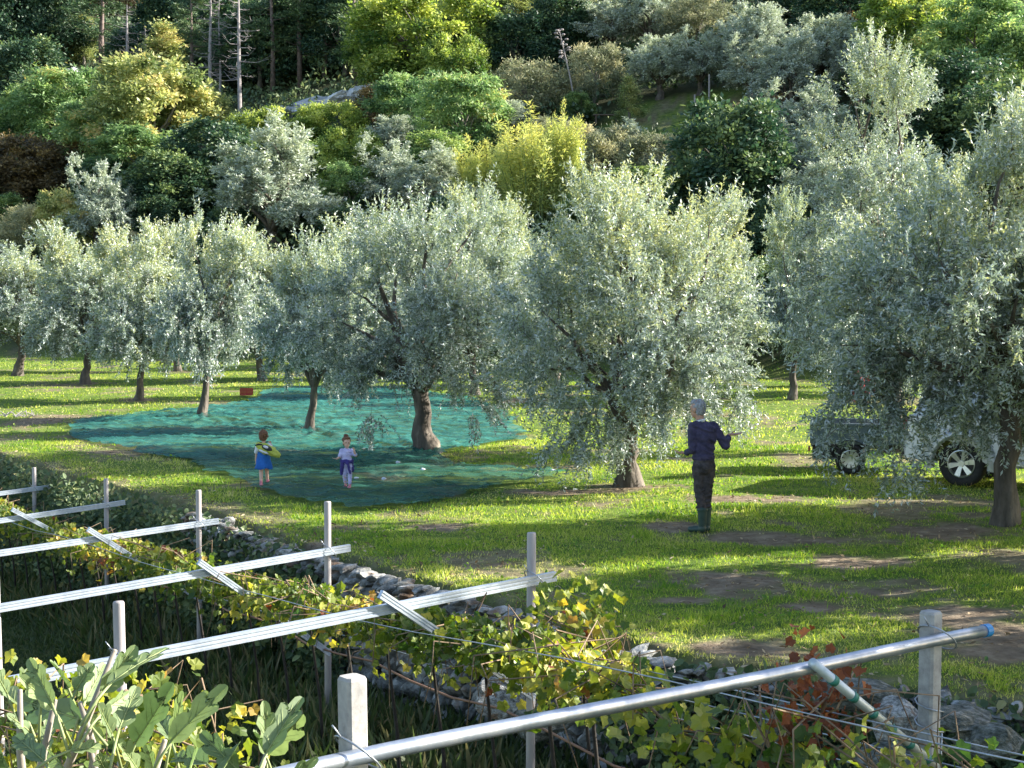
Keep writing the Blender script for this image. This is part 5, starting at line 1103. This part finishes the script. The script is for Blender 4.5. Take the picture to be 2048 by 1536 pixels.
def wheel(parent, loc, R, wd, spokes=6, rimr=.66):
    """axle along local y, outer face toward -y"""
    e = empty('wheel', loc); e.parent = parent; mb = MB(); n = 40
    prof = [(rimr*R, -wd*.42), (R*.86, -wd*.5), (R*.96, -wd*.42), (R, -wd*.25), (R, wd*.25), (R*.96, wd*.42), (R*.86, wd*.5), (rimr*R, wd*.42)]
    V = []; Fc = []
    for k in range(n):
        a = 2*math.pi*k/n
        for r_, y in prof: V.append((r_*math.cos(a), y, r_*math.sin(a)))
    m = len(prof)
    for k in range(n):
        for j in range(m):
            a = k*m+j; b = k*m+(j+1) % m; c = ((k+1) % n)*m+(j+1) % m; d = ((k+1) % n)*m+j; Fc.append((a, d, c, b))
    mb.add(V, Fc); mb.build('tyre', M['tyre'], e, smooth_sh=True); mb = MB(); V = []; Fc = []; pr = [(rimr*R, -wd*.44), (rimr*R*.93, -wd*.46), (rimr*R*.90, -wd*.30), (rimr*R*.90, wd*.3)]
    for k in range(n):
        a = 2*math.pi*k/n
        for r_, y in pr: V.append((r_*math.cos(a), y, r_*math.sin(a)))
    for k in range(n):
        for j in range(3): a = k*4+j; Fc.append((a, ((k+1) % n)*4+j, ((k+1) % n)*4+j+1, a+1))
    mb.add(V, Fc)
    for k in range(spokes):
        a = 2*math.pi*(k+.2)/spokes; u = Vector((math.cos(a), 0, math.sin(a))); v = Vector((-math.sin(a), 0, math.cos(a))); w0, w1 = R*.07, R*.125; r0, r1 = R*.10, rimr*R*.93; y0, y1 = -wd*.36, -wd*.42
        V = [u*r0-v*w0+Vector((0, y0, 0)), u*r0+v*w0+Vector((0, y0, 0)), u*r1+v*w1+Vector((0, y1, 0)), u*r1-v*w1+Vector((0, y1, 0))]; V += [p+Vector((0, .05, 0)) for p in V]
        mb.add(V, [(0, 1, 2, 3), (7, 6, 5, 4), (0, 4, 5, 1), (1, 5, 6, 2), (2, 6, 7, 3), (3, 7, 4, 0)])
    mb.tube([(0, -wd*.42, 0), (0, wd*.1, 0)], [R*.13, R*.15], 16); mb.build('rim', M['rim'], e)
    mb = MB(); mb.tube([(0, -wd*.18, 0), (0, -wd*.1, 0)], rimr*R*.88, 28); mb.build('brake_disc', M['blackpl'], e)
def trailer():
    g = gp(1700, 948); e = empty('trailer', g, rad(-12)); tag(e, 'low blue-grey cargo trailer under the hanging branches of the right olive tree', 'trailer'); Rw = .27
    wheel(e, (0, 0, Rw), Rw, .16, 10, .62)
    wheel(e, (0, 1.35, Rw), Rw, .16, 10, .62)
    mb = MB(); mb.box((.35, .68, .50), (2.1, 1.22, .05), bev=.01); mb.box((.35, .68, .44), (2.0, .1, .08)); mb.box((-.45, .68, .36), (.45, 1.2, .22), bev=.01); mb.build('chassis', M['blackpl'], e)
    for c, d in (((.35, .05, .72), (2.1, .04, .38)), ((.35, 1.31, .72), (2.1, .04, .38)), ((-.70, .68, .72), (.04, 1.22, .38)), ((1.40, .68, .72), (.04, 1.22, .38))):
        mb = MB(); mb.box(c, d, bev=.008)
        if d[0] > 1:
            for k in range(5): mb.box((c[0]-.95+k*.475, c[1]-.03, c[2]), (.04, .025, .36), bev=.004)
            mb.box((c[0], c[1]-.03, c[2]+.17), (2.1, .03, .04), bev=.005)
        mb.build('side_panel', M['trailer'], e)
    mb = MB()
    for k in range(9):
        a0 = math.pi*k/9; a1 = math.pi*(k+1)/9; p = Vector((math.cos(a0)*.35, -.02, Rw+math.sin(a0)*.33)); q = Vector((math.cos(a1)*.35, -.02, Rw+math.sin(a1)*.33)); V = [p, q, q+Vector((0, .2, 0)), p+Vector((0, .2, 0))]; V += [v*1 + (v-Vector((0, v.y, Rw))).normalized()*.012 for v in V]
        mb.add(V, [(0, 1, 2, 3), (7, 6, 5, 4), (0, 4, 5, 1), (2, 6, 7, 3)])
    mb.build('mudguard', M['blackpl'], e); mb = MB(); mb.tube([(1.4, .68, .46), (2.5, .68, .5)], .035, 8); mb.build('tow_bar', M['blackpl'], e)
    mb = MB(); mb.box((-.735, .25, .42), (.03, .2, .09), bev=.008); mb.build('tail_light', M['red'], e)
trailer()
def car():
    g = gp(1921, 975); e = empty('car', g, rad(-33)); tag(e, 'silver four wheel drive car parked behind the trunk of the right olive tree', 'car'); R = .385
    # local x forward (to the right of the picture), side facing the camera at y=-.92; rear wheel at the origin
    y0 = .12
    wheel(e, (0, y0, R), R, .26, 6, .60); wheel(e, (2.75, y0, R), R, .26, 6, .60); wheel(e, (0, y0+1.6, R), R, .26, 6, .60); wheel(e, (2.75, y0+1.6, R), R, .26, 6, .60)
    # side outline with wheel arches, swept across the width with tumblehome
    def arch(cx, r_=.47, n=12): return [(cx-math.cos(math.pi*k/n)*r_, R+math.sin(math.pi*k/n)*r_) for k in range(n+1)]
    out = [(-.95, .45), (-.60, .42)]+arch(0)+[(.6, .40), (2.2, .40)]+arch(2.75)+[(3.4, .42), (3.72, .50), (3.76, .78), (3.66, .98), (2.75, 1.10), (2.6, 1.14), (-.90, 1.16), (-1.0, .80)]
    mb = MB(); secs = [(0.0, 0.0, .03), (.02, 0., 0.), (1.86, 0, 0), (1.88, 0, .03)]; V = []; Fc = []; n = len(out)
    for y, _, ins in secs:
        for x, z in out: V.append((x, y+ (0 if z < .9 else (.05 if y < 1 else -.05)), z-ins*.3))
    for s in range(3):
        for k in range(n): a = s*n+k; b = s*n+(k+1) % n; Fc.append((a, b, b+n, a+n))
    bm = bmesh.new(); vs = [bm.verts.new(v) for v in V]
    for f in Fc: bm.faces.new([vs[i] for i in f])
    f1 = bm.faces.new(vs[:n][::-1]); f2 = bm.faces.new(vs[-n:]); bmesh.ops.triangulate(bm, faces=[f1, f2]); bmesh.ops.recalc_face_normals(bm, faces=bm.faces)
    me = bpy.data.meshes.new('body'); bm.to_mesh(me); bm.free(); link('body', me, e, M['paint'])
    mb = MB(); rf = [(-.85, 1.15), (-.62, 1.70), (-.45, 1.74), (1.35, 1.74), (2.45, 1.13)]; V = [];
    for y, k in ((.08, 0), (.22, 1), (1.66, 1), (1.80, 0)):
        pass
    lo = [(x, z) for x, z in rf]; A = []; 
    for x, z in rf: A.append((x, .08+(z-1.15)*.25, z))
    B = [(x, 1.88-y, z) for x, y, z in A]; nn = len(rf); mb.add(A+B, [tuple(range(nn)), tuple(range(nn, 2*nn))[::-1]]+[(k, k+nn, k+1+nn, k+1) for k in range(nn-1)]); mb.build('roof', M['paint'], e)
    for (xa, xb, xc, xd) in ((-.62, -.48, .12, .12), (.22, .22, .98, .98), (1.08, 1.08, 1.36, 2.15)):
        mb = MB(); z0, z1 = 1.20, 1.66; yo = .075; V = [(xa, .08+.0125-.012, z0), (xd, .08+.0125-.012, z0), (xc, .08+.1275-.012, z1), (xb, .08+.1275-.012, z1)]; V += [(x, y+.02, z) for x, y, z in V]
        mb.add(V, [(0, 1, 2, 3), (7, 6, 5, 4), (0, 4, 5, 1), (1, 5, 6, 2), (2, 6, 7, 3), (3, 7, 4, 0)]); mb.build('window', M['glass'], e)
    for cx in (0, 2.75):   # flared wheel arches
        mb = MB(); n = 16; V = []; Fc = []
        for k in range(n+1):
            a = math.pi*(k*1.12-.96)/n; ca, sa = -math.cos(a), math.sin(a)
            for r_, y in ((.455, .02), (.455, -.07), (.50, -.085), (.565, -.05), (.585, .015)): V.append((cx+ca*r_, y, R+sa*r_))
        for k in range(n):
            for j in range(4): a = k*5+j; Fc.append((a, a+5, a+6, a+1))
        mb.add(V, Fc); mb.build('wheel_arch', M['paint'], e, smooth_sh=True)
        mb = MB(); V = []; Fc = []
        for k in range(17):
            a = math.pi*k/16; V += [(cx-math.cos(a)*.46, .03, R+math.sin(a)*.46), (cx-math.cos(a)*.46, .5, R+math.sin(a)*.46)]
        for k in range(16): Fc.append((2*k, 2*k+1, 2*k+3, 2*k+2))
        mb.add(V, Fc); mb.build('wheel_well', M['blackpl'], e)
    mb = MB(); mb.tube([(.65, -.10, .42), (2.1, -.10, .42)], .045, 12); mb.build('side_step', M['rim'], e, smooth_sh=True)
    mb = MB(); mb.box((3.78, .94, .55), (.12, 1.7, .25), bev=.04); mb.build('bumper', M['blackpl'], e); mb = MB(); mb.box((-1.02, .94, .55), (.12, 1.7, .22), bev=.04); mb.build('bumper', M['blackpl'], e)
    for y in (.22, 1.66):
        mb = MB(); mb.box((3.70, y, .82), (.1, .34, .18), bev=.03); mb.build('headlight', M['glass'], e)
        mb = MB(); mb.box((-.98, y-.06 if y < 1 else y+.06, .95), (.06, .16, .32), bev=.02); mb.build('tail_light', M['red'], e)
    for x in (.42, 1.28):
        mb = MB(); mb.box((x, -.0, .98), (.16, .03, .03), bev=.01); mb.build('door_handle', M['blackpl'], e)
car()
# ------------------------------------------------------------------ people
def fabric(name, a, b, rough=.85, sc=14): return surf(name, [(.35, a), (.65, b)], rough=rough, scale=sc, bump=.5, bscale=9, dist=.02)
M['skin'] = surf('skin', [(.3, (.42, .22, .15)), (.7, (.52, .29, .20))], rough=.55, scale=9, bump=.05)
M['skin2'] = surf('child skin', [(.3, (.60, .36, .27)), (.7, (.68, .43, .32))], rough=.55, scale=9, bump=.05)
M['greyhair'] = surf('grey hair', [(.3, (.17, .175, .185)), (.7, (.42, .42, .44))], rough=.7, scale=40, bump=.7, stretch=(1, 1, .3))
M['brownhair'] = surf('brown hair', [(.3, (.08, .035, .018)), (.7, (.24, .11, .05))], rough=.6, scale=40, bump=.6, stretch=(1, 1, .3))
M['navy'] = fabric('navy pullover', (.026, .023, .055), (.062, .052, .110)); M['trous'] = fabric('dark grey trousers', (.022, .018, .020), (.075, .062, .062)); M['boot'] = surf('green rubber boot', [(.3, (.02, .045, .035)), (.7, (.045, .08, .06))], rough=.5, scale=7, bump=.1)
M['collar'] = fabric('pale collar', (.5, .5, .52), (.7, .7, .7)); M['white'] = fabric('white cotton', (.62, .64, .72), (.78, .78, .82)); M['blue'] = fabric('blue dress cloth', (.01, .09, .38), (.02, .16, .55)); M['lav'] = fabric('lavender cotton', (.42, .40, .66), (.56, .54, .78)); M['indigo'] = fabric('indigo sweatshirt', (.02, .016, .11), (.06, .045, .24)); M['pink'] = fabric('pink shoe', (.55, .16, .22), (.7, .28, .32))
M['lime_cloth'] = fabric('yellow green plush', (.36, .40, .05), (.55, .58, .12)); M['blk'] = fabric('black cloth', (.015, .015, .02), (.04, .04, .045))
def hand(mb, w, f, pn, s, curl=.5, left=False):
    """w wrist, f direction of the fingers, pn palm normal"""
    f = Vector(f).normalized(); pn = Vector(pn); pn = (pn-f*pn.dot(f)).normalized(); sd = f.cross(pn)*(1 if left else -1); w = Vector(w)
    for q in (-.026, -.009, .009, .026): mb.cone(w, .016*s, w+f*.085*s+sd*q*s, .0125*s, 8)
    for q, L_ in ((-.031, .062), (-.0105, .074), (.0105, .080), (.031, .070)):
        a = w+f*.086*s+sd*q*s; c1 = (f+pn*curl*.5).normalized(); b = a+c1*L_*.5*s; c2 = (f+pn*curl*1.3).normalized(); c = b+c2*L_*.5*s
        mb.cone(a, .0095*s, b, .0085*s, 8); mb.cone(b, .0085*s, c, .0068*s, 8)
    a = w+f*.03*s+sd*.03*s; b = a+(f*.6+sd*.8+pn*.3).normalized()*.04*s; c = b+(f*.95+sd*.3+pn*.3).normalized()*.032*s; mb.cone(a, .012*s, b, .0105*s, 8); mb.cone(b, .0105*s, c, .0085*s, 8)
def head(mb, c, s, face, hairmb=None):
    """c head centre, face direction (unit)"""
    f = Vector(face).normalized(); up = Vector((0, 0, 1)); sd = f.cross(up).normalized(); R = Matrix((sd, f, up)).transposed(); c = Vector(c)
    mb.ball(c+up*.02*s, (.074*s, .092*s, .098*s), 18, rot=R); mb.ball(c+f*.02*s-up*.055*s, (.055*s, .068*s, .062*s), 14, rot=R); mb.ball(c+f*.055*s-up*.088*s, (.028*s, .026*s, .024*s), 10, rot=R)
    mb.cone(c+f*.088*s+up*.005*s, .010*s, c+f*.104*s-up*.028*s, .014*s, 8)
    for q in (-1, 1):
        mb.ball(c+sd*q*.076*s-f*.005*s-up*.01*s, (.012*s, .022*s, .034*s), 10, rot=R); mb.cone(c+f*.085*s+sd*q*.018*s+up*.022*s, .009*s, c+f*.078*s+sd*q*.045*s+up*.022*s, .009*s, 8)
    mb.cone(c+f*.083*s-up*.055*s-sd*.018*s, .009*s, c+f*.083*s-up*.055*s+sd*.018*s, .009*s, 8)
def face_bits(e, c, s, face):
    f = Vector(face).normalized(); up = Vector((0, 0, 1)); sd = f.cross(up).normalized(); c = Vector(c)
    for q in (-1, 1):
        mb = MB(); mb.ball(c+f*.083*s+sd*q*.031*s+up*.004*s, .009*s, 8); mb.build('eye', M['blk'], e, smooth_sh=True)
def man():
    g = gp(1407, 1066); e = empty('person', g); tag(e, 'grey-haired man in navy pullover and green rubber boots standing with one arm raised', 'person'); V = Vector
    body = MB(); hc = V((-.085, .03, 1.655)); fd = (-.72, .69, -.05); head(body, hc, 1.08, fd)
    body.cone((-.04, .0, 1.46), .058, (-.07, .015, 1.60), .055); body.ball((0, 0, 1.2), (.12, .075, .25), 14); body.ball((0, 0, .98), (.10, .08, .14), 14)
    LS, LE, LW = V((-.15, -.03, 1.42)), V((-.155, -.03, 1.12)), V((-.225, .10, 1.055)); RS, RE, RW = V((.135, .03, 1.41)), V((.285, .0, 1.17)), V((.35, .17, 1.29))
    body.cone(LS, .045, LE, .04); body.cone(LE, .038, LW, .027); body.cone(RS, .045, RE, .04); body.cone(RE, .038, RW, .027)
    hand(body, LW, (-.9, .35, .05), (.1, .1, 1), 1.08, .5, True); hand(body, RW+V((.01, 0, .01)), (.97, .1, .06), (0, -.1, 1), 1.1, .22)
    for x, kx, ax, ay in ((-.065, -.06, -.02, -.03), (.06, .04, .045, .05)): body.cone((x, 0, .92), .065, (kx, .02, .52), .043); body.cone((kx, .02, .52), .043, (ax, ay, .10), .032)
    body.build('body', M['skin'], e, remesh=.007, sm_it=2)
    sh = MB(); sh.ball((-.0, 0, 1.30), (.175, .115, .17), 18); sh.ball((.0, -.015, 1.38), (.165, .10, .10), 16); sh.ball((-.005, 0, 1.13), (.150, .112, .20), 18); sh.ball((-.005, 0, 1.02), (.152, .118, .10), 16); sh.cone((-.02, 0, 1.42), .085, (-.045, .0, 1.475), .066)
    sh.cone(LS, .068, LE+V((0, 0, .0)), .058); sh.cone(LE, .058, LE.lerp(LW, .85), .040); sh.cone(RS, .068, RE, .056); sh.cone(RE, .056, RE.lerp(RW, .72), .042); sh.cone(LS+V((.02, 0, .01)), .07, RS-V((.02, 0, -.01)), .07)
    for k in range(7):   # folds
        z = 1.02+k*.055; sh.cone((-.15, -.03-.01*(k % 2), z), .012, (.12, -.075+.02*(k % 3), z+.05), .014, 6)
    sh.build('pullover', M['navy'], e, remesh=.007, sm_it=2, wr=.009, ws=8)
    co = MB(); co.tube([(-.045, 0, 1.475), (-.055, .005, 1.515)], [.070, .068], 18); co.build('collar', M['collar'], e, smooth_sh=True)
    tr = MB(); tr.ball((0, 0, .95), (.142, .115, .10), 16); tr.ball((0, -.02, .88), (.135, .115, .11), 16)
    for x, kx, ax, ay in ((-.065, -.055, -.02, -.03), (.06, .045, .045, .05)):
        tr.cone((x, 0, .88), .098, (kx, .02, .54), .070); tr.cone((kx, .02, .54), .070, (ax, ay, .30), .060)
        for k in range(4): tr.cone((kx-.05, -.03, .34+k*.07), .014, (kx+.04, -.05, .37+k*.07), .014, 6)
    tr.build('trousers', M['trous'], e, remesh=.007, sm_it=2, wr=.007, ws=8)
    for ax, ay, k in ((-.02, -.03, 0), (.045, .05, 1)):
        b = MB(); b.cone((ax, ay, .30), .068, (ax, ay, .10), .052); b.tube([(ax, ay, .30), (ax, ay, .335)], [.074, .076], 16); b.ball((ax, ay, .06), (.058, .056, .06), 14); b.cone((ax, ay+.01, .045), .045, (ax-.15, ay+.09, .038), .038); b.build('boot', M['boot'], e, remesh=.008, sm_it=1)
    h = MB(); f = V(fd).normalized(); sd = f.cross(V((0, 0, 1))).normalized(); R = Matrix((sd, f, V((0, 0, 1)))).transposed()
    h.ball(hc-f*.020+V((0, 0, .034)), (.083, .093, .090), 20, rot=R); h.ball(hc-f*.045-V((0, 0, .02)), (.078, .066, .075), 16, rot=R); h.ball(hc+f*.03+V((0, 0, .085)), (.068, .07, .045), 14, rot=R)
    rr = random.Random(4)
    for k in range(40):
        d = V((rr.gauss(0, 1), rr.gauss(0, 1), rr.gauss(.4, 1))).normalized(); p = hc-f*.025+V((0, 0, .04))+V((d.x*.085, d.y*.085, d.z*.088)); h.cone(p, .012, p+V((rr.uniform(-.01, .01), 0, -.02)), .007, 6)
    h.build('hair', M['greyhair'], e, remesh=.005, sm_it=1, wr=.007, ws=30); face_bits(e, hc, 1.08, fd)
man()
def child_a():
    g = gp(528, 977); s = 110*g.y/F/1.03; e = empty('person', g+Vector((0, 0, .05)), 0, (s, s, s)); tag(e, 'child in a blue dress and white sleeves walking away across the net', 'person'); V = Vector
    b = MB(); hc = V((.0, .02, .925)); fd = (.25, .95, 0); head(b, hc, .88, fd); b.cone((0, 0, .78), .035, (0, .01, .86), .034); b.ball((0, 0, .65), (.10, .075, .15), 14); b.ball((0, 0, .5), (.10, .08, .10), 14)
    LS, LE, LW = V((-.105, 0, .74)), V((-.135, -.01, .60)), V((-.15, .02, .47)); RS, RE, RW = V((.10, 0, .75)), V((.17, .02, .66)), V((.13, .06, .76))
    b.cone(LS, .033, LE, .029); b.cone(LE, .027, LW, .020); b.cone(RS, .033, RE, .029); b.cone(RE, .027, RW, .02); hand(b, LW, (-.1, .2, -1), (1, 0, 0), .62, .4, True); hand(b, RW, (-.3, -.3, .9), (0, -1, 0), .62, .8)
    for x, kx, ky, ax, ay, az in ((-.05, -.05, .0, -.035, -.12, .03), (.05, .045, .07, .05, .10, .09)): b.cone((x, 0, .46), .055, (kx, ky, .27), .040); b.cone((kx, ky, .27), .040, (ax, ay, az), .026)
    b.build('body', M['skin2'], e, remesh=.006, sm_it=2)
    t = MB(); t.ball((0, 0, .70), (.115, .085, .10), 14); t.cone(LS, .045, LS.lerp(LE, .75), .045); t.cone(RS, .045, RS.lerp(RE, .75), .045); t.build('shirt', M['white'], e, remesh=.006, sm_it=1, wr=.007, ws=14)
    d = MB(); n = 30; P = []
    for z, r_ in ((.70, .100), (.64, .112), (.55, .115), (.46, .135), (.38, .15), (.325, .158), (.315, .150)): P.append((z, r_))
    Vv = []; Fc = []
    for z, r_ in P:
        for k in range(n): a = 2*math.pi*k/n; q = 1+(.70-z)*.34*math.sin(a*6+z*9)+.05*math.sin(a*3+z*20); Vv.append((r_*math.cos(a)*q*1.02, r_*.78*math.sin(a)*q, z+.015*math.sin(a*4)*(.70-z)*2.5))
    for i in range(len(P)-1):
        for k in range(n): Fc.append((i*n+k, i*n+(k+1) % n, (i+1)*n+(k+1) % n, (i+1)*n+k))
    d.add(Vv, Fc); d.build('dress', M['blue'], e, smooth_sh=True)
    for ax, ay, az in ((-.035, -.12, .03), (.05, .10, .08)): q = MB(); q.cone((ax, ay-.02, az-.01), .028, (ax, ay+.07, az-.012), .026); q.cone((ax, ay, az), .026, (ax, ay, az+.05), .027); q.build('shoe', M['pink'], e, remesh=.006, sm_it=1)
    h = MB(); f = V(fd).normalized(); h.ball(hc-f*.02+V((0, 0, .03)), (.082, .086, .085), 18); h.ball(hc-f*.04-V((0, 0, .02)), (.07, .055, .07), 14); h.ball(hc-f*.03+V((.0, 0, .10)), .035, 12)
    rr = random.Random(5)
    for k in range(26): dd = V((rr.gauss(0, 1), rr.gauss(0, 1), rr.gauss(.2, 1))).normalized(); p = hc+V((dd.x*.08, dd.y*.085-.015, dd.z*.08+.02)); h.cone(p, .014, p+V((0, 0, -.02)), .008, 6)
    h.build('hair', M['brownhair'], e, remesh=.005, sm_it=1, wr=.010, ws=26); face_bits(e, hc, .88, fd)
    # the bag, a thing of its own
    bg_ = empty('shoulder_bag', g+V((.06*s, -.12*s, .05+.68*s)), 0, (s, s, s)); tag(bg_, 'puffy yellow-green bag with black and white patches slung on the left child', 'bag')
    m = MB(); m.cone((-.14, .0, .09), .05, (.12, 0, -.03), .085); m.cone((.12, 0, -.03), .08, (.22, 0, -.10), .055); m.ball((-.02, -.01, .02), (.13, .075, .10), 16, rot=Matrix.Rotation(.45, 3, 'Y')); m.build('pouch', M['lime_cloth'], bg_, remesh=.007, sm_it=2, wr=.010, ws=11)
    m = MB(); m.ball((.03, -.055, .035), (.115, .045, .052), 16, rot=Matrix.Rotation(.40, 3, 'Y')); m.build('dark_panel', M['blk'], bg_, smooth_sh=True)
    m = MB(); m.ball((.015, -.085, .06), (.055, .028, .026), 12, rot=Matrix.Rotation(.40, 3, 'Y')); m.ball((-.03, -.07, -.03), (.10, .022, .024), 12, rot=Matrix.Rotation(.40, 3, 'Y')); m.build('white_panel', M['white'], bg_, smooth_sh=True)
    m = MB(); m.tube([(-.16, .02, .10), (-.17, .10, .13), (-.06, .15, .12), (.02, .12, .14)], .014, 6); m.tube([(-.19, -.03, .085), (-.13, -.05, .11), (-.06, -.06, .10)], .016, 6); m.build('strap', M['blk'], bg_, smooth_sh=True)
child_a()
def child_b():
    g = gp(694, 982); s = 104*g.y/F/1.0; e = empty('person', g+Vector((0, 0, .05)), 0, (s, s, s)); tag(e, 'child in lavender clothes facing the camera with dark top tied at waist', 'person'); V = Vector
    b = MB(); hc = V((.0, -.01, .885)); fd = (.3, -.95, -.05); head(b, hc, .88, fd); b.cone((0, 0, .76), .034, (0, .0, .83), .033); b.ball((0, 0, .64), (.09, .07, .14), 14); b.ball((0, 0, .48), (.09, .075, .09), 14)
    LS, LE, LW = V((-.095, 0, .72)), V((-.13, -.02, .60)), V((-.185, -.08, .575)); RS, RE, RW = V((.095, 0, .72)), V((.175, -.03, .63)), V((.15, -.08, .72))
    for A_, B_, C_ in ((LS, LE, LW), (RS, RE, RW)): b.cone(A_, .031, B_, .027); b.cone(B_, .026, C_, .019)
    hand(b, LW, (-.9, -.3, .1), (0, 0, 1), .6, .4); hand(b, RW, (-.2, -.2, 1), (0, -1, 0), .6, .7, True)
    for x, kx, ky, ax, ay in ((-.046, -.045, -.02, -.03, .03), (.048, .058, -.01, .06, -.05)): b.cone((x, 0, .44), .05, (kx, ky, .25), .036); b.cone((kx, ky, .25), .036, (ax, ay, .06), .024)
    b.build('body', M['skin2'], e, remesh=.006, sm_it=2)
    t = MB(); t.ball((0, 0, .66), (.105, .082, .12), 14); t.ball((0, 0, .56), (.10, .082, .09), 14); t.cone(LS, .042, LS.lerp(LE, .8), .042); t.cone(RS, .042, RS.lerp(RE, .8), .042); t.build('shirt', M['lav'], e, remesh=.006, sm_it=1, wr=.008, ws=14)
    t = MB(); t.ball((0, 0, .47), (.102, .085, .08), 14)
    for x, kx, ky, ax, ay in ((-.046, -.045, -.02, -.03, .03), (.048, .058, -.01, .06, -.05)): t.cone((x, 0, .44), .058, (kx, ky, .25), .040); t.cone((kx, ky, .25), .040, (ax, ay, .10), .030)
    t.build('trousers', M['lav'], e, remesh=.006, sm_it=1, wr=.008, ws=14)
    t = MB(); n = 20; Q = [V((.108*math.cos(2*math.pi*k/n), .09*math.sin(2*math.pi*k/n), .525+.015*math.sin(k))) for k in range(n+1)]; t.tube(Q, .026, 8); t.cone((-.02, -.09, .52), .032, (.0, -.10, .49), .024); t.cone((.02, -.10, .50), .026, (.075, -.085, .30), .018); t.cone((-.06, -.08, .50), .028, (-.10, -.06, .28), .022); t.cone((-.07, .0, .50), .05, (-.09, .02, .30), .05); t.cone((.07, .02, .50), .05, (.10, .02, .34), .04)
    t.build('tied_top', M['indigo'], e, remesh=.006, sm_it=1, wr=.008, ws=16)
    for ax, ay in ((-.03, .03), (.06, -.05)): q = MB(); q.cone((ax, ay+.02, .03), .027, (ax-.02, ay-.07, .026), .026); q.cone((ax, ay, .03), .026, (ax, ay, .075), .027); q.build('shoe', M['pink'], e, remesh=.006, sm_it=1)
    h = MB(); f = V(fd).normalized(); h.ball(hc-f*.03+V((0, 0, .035)), (.080, .080, .080), 18); h.ball(hc-f*.045-V((0, 0, .02)), (.066, .05, .06), 14); h.ball(hc-f*.01+V((-.01, 0, .125)), (.042, .04, .034), 12); h.ball(hc+f*.03+V((0, 0, .085)), (.062, .055, .03), 12)
    h.build('hair', M['brownhair'], e, remesh=.005, sm_it=1, wr=.010, ws=26); face_bits(e, hc, .88, fd)
child_b()
for k, (px, py) in enumerate([(712, 968), (767, 970), (795, 936), (1105, 952), (845, 950)]):
    g = gp(px, py); mb = MB(); mb.ball((0, 0, .10), (.035, .03, .02), 8, rot=Matrix.Rotation(k, 3, 'X')); mb.ball((.03, .01, .10), (.02, .03, .015), 8); o = mb.build('paper_scrap', M['white'], smooth_sh=False); o.location = g
    tag(o, ['crumpled white scrap beside the child in lavender', 'white scrap right of the child in lavender', 'white scrap near the thick forked olive trunk', 'white scrap at the right tip of the net', 'white scrap on the shaded net below the thick trunk'][k], 'scrap')
# olive trees just outside the right of the picture: their shade falls on the grass
for k, (x, y, sc) in enumerate([(9.9, 13.6, 1.1), (8.8, 17.4, 1.05), (11.8, 21.8, 1.15), (14.5, 24, 1.1), (7.6, 9.3, .98)]):
    place_pair('olive_tree', proto_olive(k % 4), (x, y, float(H(x, y))), k*1.3, (sc, sc, sc*1.05), ['olive tree outside the right edge, level with the square end post', 'olive tree outside the right edge, level with the man', 'olive tree outside the right edge, behind the one level with the man', 'olive tree outside the right edge, level with the car', 'olive tree outside the right edge, nearest the camera'][k], 'tree', 'olive trees right of the view')
